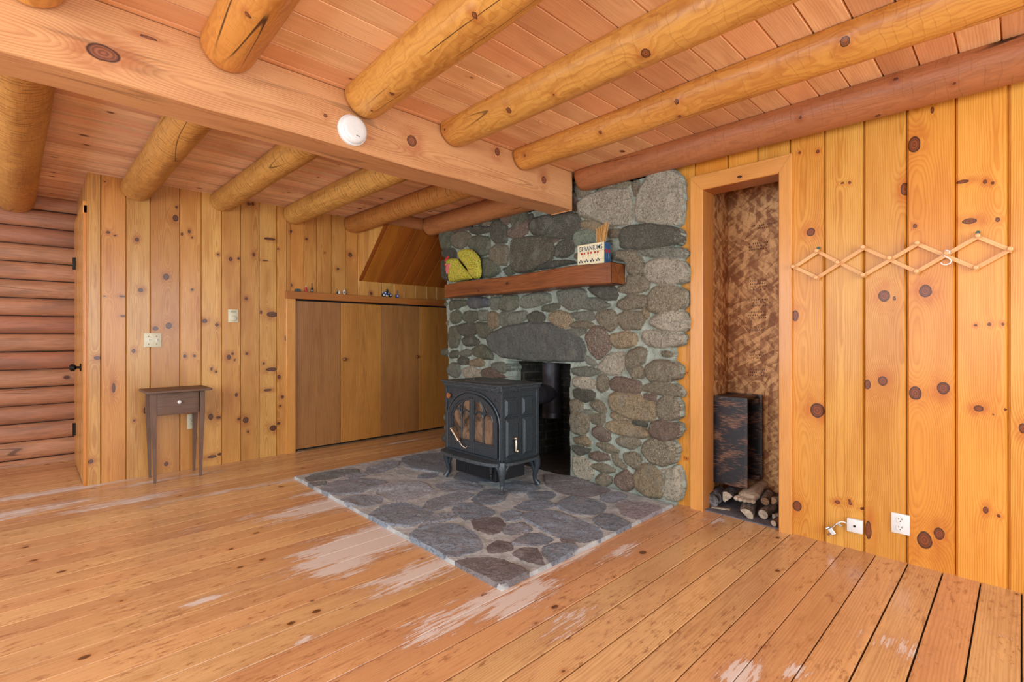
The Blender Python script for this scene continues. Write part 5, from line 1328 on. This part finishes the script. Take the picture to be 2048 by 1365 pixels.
# top plate with cornice and dentils
tp = bmesh.new()
for z0, z1, ov in ((.690, .700, .008), (.700, .712, .016), (.712, .722, .019), (.722, .733, .026)):
    b_box(tp, -ov-.004, DP+ov*.6, -W2-ov, W2+ov, z0, z1, .003)
tpo = bm_obj('top_plate', tp, M_IRONL, st, True, 35)
bm = bmesh.new(); 
for k in range(46):
    yy = -W2+.006+k*(2*W2-.012)/45; b_box(bm, -.012, -.006, yy-.0035, yy+.0035, .681, .690)
for k in range(28):
    xx = .004+k*(DP-.01)/27; b_box(bm, xx-.0035, xx+.0035, -W2-.008, -W2-.002, .681, .690)
bm_obj('dentil_row', bm, M_IRONL, tpo)
bm = bmesh.new(); n = 48
for z0, z1, s_ in ((.7335, .740, 1.0), (.740, .744, .92)):
    A_ = [bm.verts.new((.17+math.cos(2*math.pi*k/n)*.145*s_, math.sin(2*math.pi*k/n)*.245*s_, z0)) for k in range(n)]
    B_ = [bm.verts.new((.17+math.cos(2*math.pi*k/n)*.140*s_, math.sin(2*math.pi*k/n)*.240*s_, z1)) for k in range(n)]
    for k in range(n): bm.faces.new((A_[k], A_[(k+1) % n], B_[(k+1) % n], B_[k]))
    bm.faces.new(B_)
b_ball(bm, (.10, .10, .746), .008)
bm_obj('griddle_lid', bm, M_IRONL, tpo, True, 35)
# arched doors
AC, AW, AZS, AH, AZB = -.005, .278, .452, .205, .232       # centre, half width, spring height, arch rise, foot
def arch(off, n=40, y0=None, y1=None):
    w_ = AW-off; h_ = AH-off*.9
    pts = [(AC+w_, AZB+off*.3)]+[(AC+w_*math.cos(t), AZS+h_*math.sin(t)) for t in np.linspace(0, math.pi, n)]+[(AC-w_, AZB+off*.3)]
    return pts
def band(bm, P, Q, x0, x1):
    for i in range(len(P)-1):
        a = [(x0, *P[i]), (x0, *P[i+1]), (x0, *Q[i+1]), (x0, *Q[i])]; b = [(x1, p[1], p[2]) for p in a]
        A_ = [bm.verts.new(p) for p in a]; B_ = [bm.verts.new(p) for p in b]
        bm.faces.new(A_); bm.faces.new(B_)
        for k in (0, 2): bm.faces.new((A_[k], A_[(k+1) % 4], B_[(k+1) % 4], B_[k]))
bm = bmesh.new(); b_tube(bm, [(-.002, a, b) for a, b in arch(-.012)], .006, 8); bm_obj('arch_moulding', bm, M_IRONL, st, True)
def halfp(P, sgn): return [p for p in P if (p[0]-AC)*sgn >= -1e-6]
M_GLASS = NT('soot_reflection_glass'); _o = M_GLASS.obj(); _n = M_GLASS.noise(_o, 7, 4, .6, 1.0); _n2 = M_GLASS.noise(_o, 3, 2)
M_GLASS = M_GLASS.out(M_GLASS.mix(M_GLASS.ss(_n, .38, .62), srgb(128, 102, 82), srgb(52, 46, 42)), .10, None, Coat_Weight=.6)  # tan patches put a reflection into the sooted glass colour
for sgn in (1, -1):
    oP, iP, jP = halfp(arch(.006, 41), sgn), halfp(arch(.040, 41), sgn), halfp(arch(.056, 41), sgn)
    bm = bmesh.new(); band(bm, oP, iP, -.012, .006)
    band(bm, iP, jP, -.007, .006)
    y0_, y1_ = AC+sgn*.0015, AC+sgn*.024
    b_box(bm, -.012, .006, min(y0_, y1_), max(y0_, y1_), AZB, AZS+AH-.030, .002)
    ye = AC+sgn*(AW-.02); ym = (y0_+ye)/2
    b_box(bm, -.010, .006, min(y0_, ye), max(y0_, ye), AZB, .312, .002)
    b_box(bm, -.013, .006, min(y0_, ye), max(y0_, ye), .306, .318, .002)
    # tracery
    yi0, yi1 = AC+sgn*.022, AC+sgn*(AW-.056); ymm = AC+sgn*(.022+(AW-.078)*.50)
    def bar(pts, r=.0055): b_tube(bm, [(-.004, a, b) for a, b in pts], r, 8)
    ra = abs(ymm-yi0)/2
    bar([(ymm, .312), (ymm, .50)])
    za = .478
    for c0, c1 in ((yi0, ymm), (ymm, yi1)):
        m_ = (c0+c1)/2; bar([(m_+(c0-m_)*math.cos(t), za+ra*1.05*math.sin(t)) for t in np.linspace(0, math.pi, 15)])
    bar([(ymm+(yi0-ymm)*(1-math.cos(t)), za+.03+.13*math.sin(t)) for t in np.linspace(0, math.pi/2, 10)])
    bar([(ymm, za+.02), (ymm+(yi1-ymm)*.25, za+.06), (ymm+(yi0-ymm)*.2, za+.115)])
    dro = bm_obj('glass_door', bm, M_IRON, st, True, 35)
    bm = bmesh.new(); pts = [(AC+sgn*.01, .315)]+([(p[0], max(p[1], .315)) for p in (jP if sgn > 0 else jP[::-1])]); 
    pts += [(AC+sgn*.01, AZS+AH-.056)] if abs(pts[-1][0]-AC) > .02 else []
    vs = [bm.verts.new((.001, a, b)) for a, b in pts]
    try: bm.faces.new(vs)
    except Exception: pass
    bm_obj('glass_pane', bm, M_GLASS, dro)['label'] = 'sooted glass with a tan reflection in its colour'
    if sgn > 0:
        def hp(u, v, d): y, z = onX(u, v, SX-d); return (-d, y-SY, z-SZ)
        bm = bmesh.new(); a_, b_ = Vector(hp(903.4, 858.5, .045)), Vector(hp(917.9, 882.6, .04)); n_ = 24
        b_tube(bm, [a_.lerp(b_, i/n_) for i in range(n_+1)], [.0125+.0012*(i % 2) for i in range(n_+1)], 14)
        b_tube(bm, [a_+(a_-b_).normalized()*.005, a_], .015, 14)
        b_tube(bm, [b_, Vector(hp(923, 891, .03)), Vector(hp(931, 897, .02)), Vector(hp(934, 893, .01))], .0045, 8)
        bm_obj('door_handle', bm, M_NICKEL, dro, True, 50)['label'] = 'coiled metal door handle'
bm = bmesh.new(); y, z = onX(896.8, 791.5, SX-.012); y -= SY; z -= SZ
b_tube(bm, [(-.004, y, z), (-.014, y, z)], .021, 24); b_tube(bm, [(-.013, y, z), (-.0155, y, z)], .013, 20)
bm_obj('badge', bm, M_COPPER, st, True, 30)['label'] = 'round copper badge'
bm = bmesh.new()   # raised lettering block at the upper corner
for k in range(6): b_box(bm, .001, .005, -.262+k*.007, -.258+k*.007, .610, .616)
b_box(bm, .001, .005, -.247, -.244, .622, .642); b_box(bm, .001, .005, -.236, -.233, .622, .642); b_box(bm, .001, .005, -.246, -.234, .640, .643)
bm_obj('cast_mark', bm, M_IRONL, st)
# ash lip, side lip, ash pan
def lip(pts, z0, z1, name):
    bm = bmesh.new(); A_ = [bm.verts.new((a, b, z0)) for a, b in pts]; B_ = [bm.verts.new((a, b, z1)) for a, b in pts]
    f0 = bm.faces.new(A_); f1 = bm.faces.new(B_[::-1])
    for k in range(len(pts)): bm.faces.new((A_[k], B_[k], B_[(k+1) % len(pts)], A_[(k+1) % len(pts)]))
    bmesh.ops.bevel(bm, geom=list(f0.edges)+list(f1.edges), offset=.005, segments=2, affect='EDGES')
    return bm_obj(name, bm, M_IRONL, st, True, 50)
lip([(.01, -W2+.004)]+[(-.03-.075*math.sin(t)**.8, -W2*math.cos(t)*1.02) for t in np.linspace(.06, math.pi-.06, 22)]+[(.01, W2)], .192, .214, 'ash_lip')
lip([(.02, -W2+.01)]+[(.02+(DP-.03)*(1-math.cos(t))/2, -W2-.008-.035*math.sin(t)**.7) for t in np.linspace(.05, math.pi-.05, 16)]+[(DP-.01, -W2+.01)], .190, .207, 'side_lip')
bm = bmesh.new(); b_box(bm, .015, .30, -.235, .205, .06, .2, .003)
for k in range(52): yy = -.23+k*.0083; b_box(bm, .011, .016, yy, yy+.004, .068, .185)
b_tube(bm, [(.0, -.205, .19), (.0, -.205, .16), (.0, -.205, .12)], [.016, .014, .010], 10); b_ball(bm, (.0, -.205, .105), .010); b_tube(bm, [(.0, -.205, .10), (.0, -.205, .075)], [.006, .004], 8)
bm_obj('ash_pan', bm, plain('stove_black_pan', (.014, .015, .018, 1), .5), st)
for sx3, sy3 in ((0, -1), (0, 1), (1, -1), (1, 1)):
    bx = .014 if sx3 == 0 else DP-.022; by = sy3*(W2-.012); ox = -1 if sx3 == 0 else 1; oy = sy3
    bm = bmesh.new()
    path = [(bx+ox*.000, by+oy*.0, .205), (bx+ox*.006, by+oy*.006, .175), (bx+ox*.010, by+oy*.010, .14), (bx+ox*.004, by+oy*.004, .10), (bx-ox*.002, by-oy*.002, .06), (bx+ox*.000, by+oy*.000, .03), (bx+ox*.012, by+oy*.010, .012), (bx+ox*.018, by+oy*.014, .0)]
    b_tube(bm, path, [.034, .031, .026, .020, .0155, .0145, .019, .021], 8)
    for dx_, dy_ in ((-ox, 0), (0, -oy)):      # scroll brackets
        q_ = bez((bx+dx_*.105, by+dy_*.105, .198), (bx+dx_*.06, by+dy_*.06, .185), (bx+dx_*.03, by+dy_*.03, .17), (bx+dx_*.014, by+dy_*.014, .10), 10)
        b_tube(bm, q_, [.007, .009, .012, .013, .014, .014, .013, .012, .011, .010, .009], 8)
    bm_obj('leg', bm, M_IRONL if sx3 == 0 and sy3 < 0 else M_IRON, st, True, 60)

# stove pipe
pp = thing('stove_pipe', (3.14, SY, .46), 'black stove pipe rising behind the stove into the dark fireplace', 'stove pipe')
bm = bmesh.new(); r_ = .078
b_tube(bm, [(0, 0, -.02), (0, 0, -.015), (0, 0, .30), (0, 0, .31), (0, 0, .62)], [r_, r_*1.03, r_, r_*1.02, r_], 36); bm_obj('riser', bm, M_PIPE, pp, True, 40)
bm = bmesh.new(); b_tube(bm, [(0, 0, -.045), (0, 0, -.04), (0, 0, .0)], [r_*1.0, r_*1.06, r_*1.06], 36); bm_obj('clean_out_cap', bm, M_PIPE, pp, True, 40)
bm = bmesh.new(); b_tube(bm, [(-.485, 0, .16), (-.42, 0, .16), (0, 0, .16)], [r_*1.04, r_, r_], 36); bm_obj('flue_collar', bm, M_PIPE, pp, True, 40)

# ------------------------------------------------------------------ stuffed hen on the mantel
def speck_fabric():
    N = NT('speckled_yellow_fabric'); o = N.obj(); v = N.vor(o, 260); c = N.sep(v.outputs['Color'])
    k = N.mix(N.ss(c[0], .62, .64), srgb(196,182,52), srgb(84,92,30)); k = N.mix(N.ss(c[1], .74, .76), k, srgb(172,186,40)); k = N.mix(N.ss(c[2], .86, .88), k, srgb(226,150,110))
    return N.out(k, .85, N.bump(v.outputs['Distance'], .3, .002))
M_HEN = speck_fabric(); M_RED = plain('red_felt', srgb(206,34,36), .8); M_PINK = plain('pink_dotted_cloth', srgb(206,104,104), .85, var=.25, scale=400)
HXc = 2.872
def hpx(x, y): return onX(860+x/11.375, 480+y/11.375, HXc)
hy, hz = hpx(740, 960)
hen = thing('stuffed_hen', (HXc, hy, 1.586), 'yellow speckled stuffed fabric hen with a red comb on the mantel', 'stuffed toy')
def pillow(name, pts, T, R, mat, parent, xo=0.0, base=None, step=.0035, cut=True):
    P = np.array([hpx(*p) for p in pts]); P[:, 0] -= hy; P[:, 1] -= 1.586
    P = chaikin(P)
    g0 = np.arange(P[:, 0].min()-.006, P[:, 0].max()+.006, step); g1 = np.arange(P[:, 1].min()-.006, P[:, 1].max()+.006, step)
    A_, B_ = np.meshgrid(g0, g1, indexing='ij'); d = poly_dist(P, A_, B_)
    k = np.clip(d/R, 0, 1); h_ = T*np.sqrt(np.clip(1-(1-k)**2, 0, 1))
    if base: h_ = h_*(1+base*np.clip(1-(B_-P[:, 1].min())/.10, 0, 1))
    n0, n1 = A_.shape; ins = d > 0; idx_ = np.arange(n0*n1).reshape(n0, n1)
    q_ = np.stack([idx_[:-1, :-1], idx_[:-1, 1:], idx_[1:, 1:], idx_[1:, :-1]], -1).reshape(-1, 4)
    kp = ins.reshape(-1)[q_].any(1); q_ = q_[kp]
    Vf = np.stack([xo-h_, A_, B_], -1).reshape(-1, 3); Vb = np.stack([xo+h_, A_, B_], -1).reshape(-1, 3)
    N_ = len(Vf); V_ = np.concatenate([Vf, Vb]); Q_ = np.concatenate([q_, q_[:, ::-1]+N_])
    u_ = np.unique(Q_); rm = np.zeros(2*N_, int); rm[u_] = np.arange(len(u_))
    V_[:, 2] = np.maximum(V_[:, 2], 0)
    o = mesh_obj(name, V_[u_].tolist(), rm[Q_].tolist(), mat, parent, None, True, None, 180)
    return o
pillow('body', [(380,480),(410,440),(480,425),(580,425),(630,450),(690,540),(790,660),(880,760),(960,880),(850,905),(600,945),(490,970),(455,900),(440,780),(430,640),(400,570)], .036, .045, M_HEN, hen, base=.35)
pillow('tail', [(595,290),(620,235),(700,200),(800,195),(900,220),(990,295),(1060,390),(1085,480),(1085,560),(1110,690),(1100,800),(1060,870),(950,880),(860,800),(800,650),(700,520),(620,420),(590,340)], .030, .04, M_HEN, hen, xo=.030)
pillow('comb', [(340,470),(365,430),(400,385),(430,362),(442,385),(415,425),(385,460),(372,505),(350,505)], .006, .006, M_RED, hen, xo=-.004, step=.002)
pillow('wattle', [(340,545),(375,535),(395,570),(385,605),(360,605),(340,585)], .006, .006, M_RED, hen, xo=-.004, step=.002)
pillow('bib', [(470,555),(530,545),(520,610),(500,690),(480,760),(445,790),(425,700),(430,620)], .004, .01, M_PINK, hen, xo=-.036, step=.002)
bm = bmesh.new(); y, z = hpx(425, 488); b_ball(bm, (-.027, y-hy, z-1.586), .0045); bm_obj('eye', bm, M_DARKSLOT, hen, True)
bm = bmesh.new(); y, z = hpx(388, 560); y -= hy; z -= 1.586; b_tube(bm, [(-.01, y-.006, z+.004), (-.012, y+.001, z-.002), (-.013, y+.006, z-.010)], [.007, .005, .001], 8); bm_obj('beak', bm, plain('cream_beak', srgb(222,190,120), .7), hen, True)

# ------------------------------------------------------------------ geranium box with a whisk broom
M_CREAM = plain('cream_paint', srgb(226,214,178), .55, var=.06, scale=30); M_BLUEP = plain('blue_paint', srgb(48,84,124), .55, var=.2, scale=40)
M_NAVY = plain('navy_paint', srgb(34,54,84), .6); M_REDP = plain('red_paint', srgb(170,44,40), .6); M_GREENP = plain('green_paint', srgb(120,140,96), .6); M_STRAW = plain('straw', srgb(196,150,88), .8, var=.3, scale=200)
GY0, GY1, GX0, GX1, GZ = 2.009, 2.236, 2.833, 2.915, 1.603
gb_ = thing('planter_box', (GX0, (GY0+GY1)/2, GZ), 'small painted wooden box lettered GERANIUMS standing on the mantel', 'planter box')
gw = (GY1-GY0)/2; gh = .146
bm = bmesh.new(); b_box(bm, 0, .008, -gw, gw, 0, .030, .001); b_box(bm, 0, .008, -gw, gw, .031, .092, .001); b_box(bm, 0, .008, -gw, gw, .093, gh, .001); bm_obj('front_slats', bm, M_CREAM, gb_)
for y0_, y1_ in ((-gw, -gw+.008), (gw-.008, gw)):
    bm = bmesh.new(); b_box(bm, .008, GX1-GX0, y0_, y1_, 0, gh, .001); bm_obj('end_board', bm, M_BLUEP, gb_)
bm = bmesh.new(); b_box(bm, GX1-GX0-.008, GX1-GX0, -gw+.008, gw-.008, 0, gh); b_box(bm, .008, GX1-GX0-.008, -gw+.008, gw-.008, 0, .008); bm_obj('back_board', bm, M_CREAM, gb_)
cu = bpy.data.curves.new('lettering', 'FONT'); cu.body = 'GERANIUMS'; cu.size = .046; cu.align_x = 'CENTER'; cu.align_y = 'CENTER'; cu.offset = .0004; cu.extrude = .0004; cu.space_character = 1.06
_tmp = bpy.data.objects.new('lettering_curve', cu); sc.collection.objects.link(_tmp); bpy.context.view_layer.update()
_me = bpy.data.meshes.new_from_object(_tmp.evaluated_get(bpy.context.evaluated_depsgraph_get())); bpy.data.objects.remove(_tmp)
_me.materials.clear(); _me.materials.append(M_NAVY); to = bpy.data.objects.new('lettering', _me); link(to, gb_); to.location = (-.0006, 0, .114); to.rotation_euler = (math.pi/2, 0, -math.pi/2); to.scale = (.78, 1, 1)
def paint(name, mat, fn):
    b_ = bmesh.new(); fn(b_); bm_obj(name, b_, mat, gb_)
for k in range(4):
    yc = gw-.030-k*.050
    for dy_, dz_ in ((-.011, .018), (.0, .030), (.011, .018)): paint('painted_square', M_NAVY, lambda b_: b_box(b_, -.0006, 0, yc+dy_-.0055, yc+dy_+.0055, dz_, dz_+.011))
for k in range(3):
    yc = gw-.050-k*.058
    for dy_ in (-.012, .012):
        paint('painted_bloom', M_REDP, lambda b_: b_tube(b_, [(-.0008, yc+dy_, .082), (0, yc+dy_, .082)], .008, 12))
        paint('painted_stem', M_GREENP, lambda b_: b_box(b_, -.0006, 0, yc+dy_*.6-.0007, yc+dy_*.6+.0007, .056, .075))
for dx_ in (.030, .064):
    paint('painted_bloom', M_REDP, lambda b_: b_tube(b_, [(dx_, -gw-.0008, .086), (dx_, -gw, .086)], .014, 16))
    paint('painted_stem', M_GREENP, lambda b_: b_box(b_, dx_*.55+.019, dx_*.55+.022, -gw-.0006, -gw, .03, .072))
bb = thing('whisk_broom', (2.872, 2.075, GZ+.012), 'straw whisk broom standing upright in the painted box', 'whisk broom')
bm = bmesh.new(); rr = random.Random(4)
for k in range(150):
    a, b = rr.uniform(-1, 1), rr.uniform(-1, 1); h_ = .245+.012*rr.random()-.02*a
    b_tube(bm, [(b*.008, a*.022, 0), (b*.010, a*.030-.012, .12), (b*.014, a*.046-.026, h_)], .0016, 4, False)
bm_obj('bristles', bm, M_STRAW, bb)
bm = bmesh.new(); b_tube(bm, [(0, 0, .0), (0, 0, .06)], [.018, .020], 12); bm_obj('handle', bm, M_STRAW, bb)

# ------------------------------------------------------------------ trinkets on the closet shelf
def sh(u): return onY(u, 590, 4.76)[0]
def trinket(name, u, label, cat): return thing(name, (sh(u), 4.76, ZT+.001), label, cat, 'trinkets on the closet shelf')
C_ = lambda n, *c: plain(n, srgb(*c), .4)
kR, kB, kW, kT, kBr, kBl, kG = C_('toy_red',196,40,60), C_('toy_black',28,28,32), C_('toy_white',226,220,210), C_('toy_teal',44,74,74), C_('toy_brown',120,70,40), C_('toy_blue',36,72,150), C_('toy_grey',120,120,122)
bm = bmesh.new(); b_box(bm, -.024, .024, -.015, .015, 0, .022, .002); b_box(bm, -.018, .018, -.011, .011, .022, .025, .001); o = bm_obj('small_box', bm, kT); o.location = (sh(595.5), 4.76, ZT+.001); tag(o, 'small dark teal box at the corner end of the closet shelf', 'box', 'trinkets on the closet shelf')
t = trinket('red_figurine', 612, 'tiny red figurine with two white ears on the closet shelf', 'figurine')
bm = bmesh.new(); b_tube(bm, [(0,0,0),(0,0,.006),(0,0,.028),(0,0,.036),(0,0,.044),(0,0,.05)], [.010,.012,.010,.007,.009,.004], 14); bm_obj('body', bm, kR, t, True)
bm = bmesh.new(); b_ball(bm, (-.007, 0, .053), .004); bm_obj('ear', bm, kW, t, True); bm = bmesh.new(); b_ball(bm, (.007, 0, .053), .004); bm_obj('ear', bm, kW, t, True)
t = trinket('bottle', 624, 'tiny dark long-necked bottle between the red figurine and the wall knots', 'bottle')
bm = bmesh.new(); b_tube(bm, [(0,0,0),(0,0,.03),(0,0,.042),(0,0,.05),(0,0,.085)], [.012,.012,.006,.0035,.003], 14); bm_obj('bottle_glass', bm, kB, t, True)
bm = bmesh.new(); b_tube(bm, [(0,0,.012),(0,0,.026)], .0124, 14); bm_obj('bottle_label', bm, kG, t, True); bm = bmesh.new(); b_tube(bm, [(0,0,.085),(0,0,.092)], .0045, 10); bm_obj('cap', bm, kBr, t, True)
t = trinket('small_bird', 677, 'tiny grey and white bird figurine next to the square white figurine', 'figurine')
bm = bmesh.new(); b_ball(bm, (.004,0,.014), .013, 1.2, .8, 1); b_ball(bm, (.010,0,.028), .007); bm_obj('body', bm, kW, t, True)
bm = bmesh.new(); b_ball(bm, (-.010,0,.014), .009, 1, 1, 1.3); b_tube(bm, [(-.012,0,.02),(-.016,0,.055)], .0015, 6); bm_obj('wing', bm, kB, t, True)
t = trinket('square_figurine', 688.5, 'tiny square white and brown figurine in the middle of the closet shelf', 'figurine')
bm = bmesh.new(); b_box(bm, -.010,.010,-.008,.008,0,.012,.002); b_box(bm, -.011,.011,-.008,.008,.030,.042,.002); b_box(bm, -.011,-.005,-.008,.008,.012,.030); b_box(bm, .006,.011,-.008,.008,.012,.030); b_ball(bm,(.006,0,.048),.005); bm_obj('body', bm, kW, t, True, 30)
bm = bmesh.new(); b_box(bm, -.005,.006,-.007,.007,.012,.030); b_ball(bm,(.020,0,.006),.006); bm_obj('centre', bm, kBr, t)
t = trinket('toy_motorcycle', 774, 'blue and white toy motorcycle with a rider on the closet shelf', 'toy')
for nm, x in (('front_wheel', -.040), ('rear_wheel', .042)):
    bm = bmesh.new(); b_tube(bm, [(x,-.006,.020),(x,.006,.020)], .020, 20); bm_obj(nm, bm, kB, t, True, 30); bm = bmesh.new(); b_tube(bm, [(x,-.0075,.020),(x,.0075,.020)], .010, 16); bm_obj('hub', bm, kW, t, True, 30)
bm = bmesh.new(); b_ball(bm,(-.004,0,.034),.018,1.8,.6,.8); b_ball(bm,(.026,0,.036),.013,1.6,.6,.7); b_ball(bm,(-.034,0,.042),.012,1,.7,1); b_tube(bm, [(-.040,0,.02),(-.028,0,.056)], .003, 8); bm_obj('fairing', bm, kBl, t, True)
bm = bmesh.new(); b_ball(bm,(.0,0,.016),.012,1.6,.6,.8); b_ball(bm,(-.020,-.006,.046),.007); b_ball(bm,(.014,-.007,.040),.006); bm_obj('engine', bm, kW, t, True)
bm = bmesh.new(); b_ball(bm,(.008,0,.058),.012,.8,.7,1.4); b_ball(bm,(.002,0,.080),.009); b_tube(bm, [(.004,-.008,.066),(-.014,-.009,.056),(-.026,-.006,.056)], .004, 8); b_tube(bm, [(.010,-.008,.048),(-.006,-.012,.040),(.004,-.010,.022)], .005, 8); bm_obj('rider', bm, kB, t, True)
t = trinket('blue_ornament', 793, 'round blue ornament with a thin upright stem, last on the closet shelf', 'ornament'); t.location.y = 4.745
bm = bmesh.new(); b_tube(bm, [(0,-.005,.018),(0,.005,.018)], .018, 22); b_box(bm,-.012,.012,-.008,.008,0,.004); bm_obj('disc', bm, kBl, t, True, 30)
bm = bmesh.new(); b_tube(bm, [(0,-.0065,.018),(0,-.004,.018)], .009, 16); bm_obj('centre', bm, kW, t); bm = bmesh.new(); b_tube(bm, [(.001,0,.034),(.003,0,.08)], [.005,.002], 8); b_ball(bm, (.003,0,.062), .006, 1, .6, 2); bm_obj('stem', bm, kT, t, True)
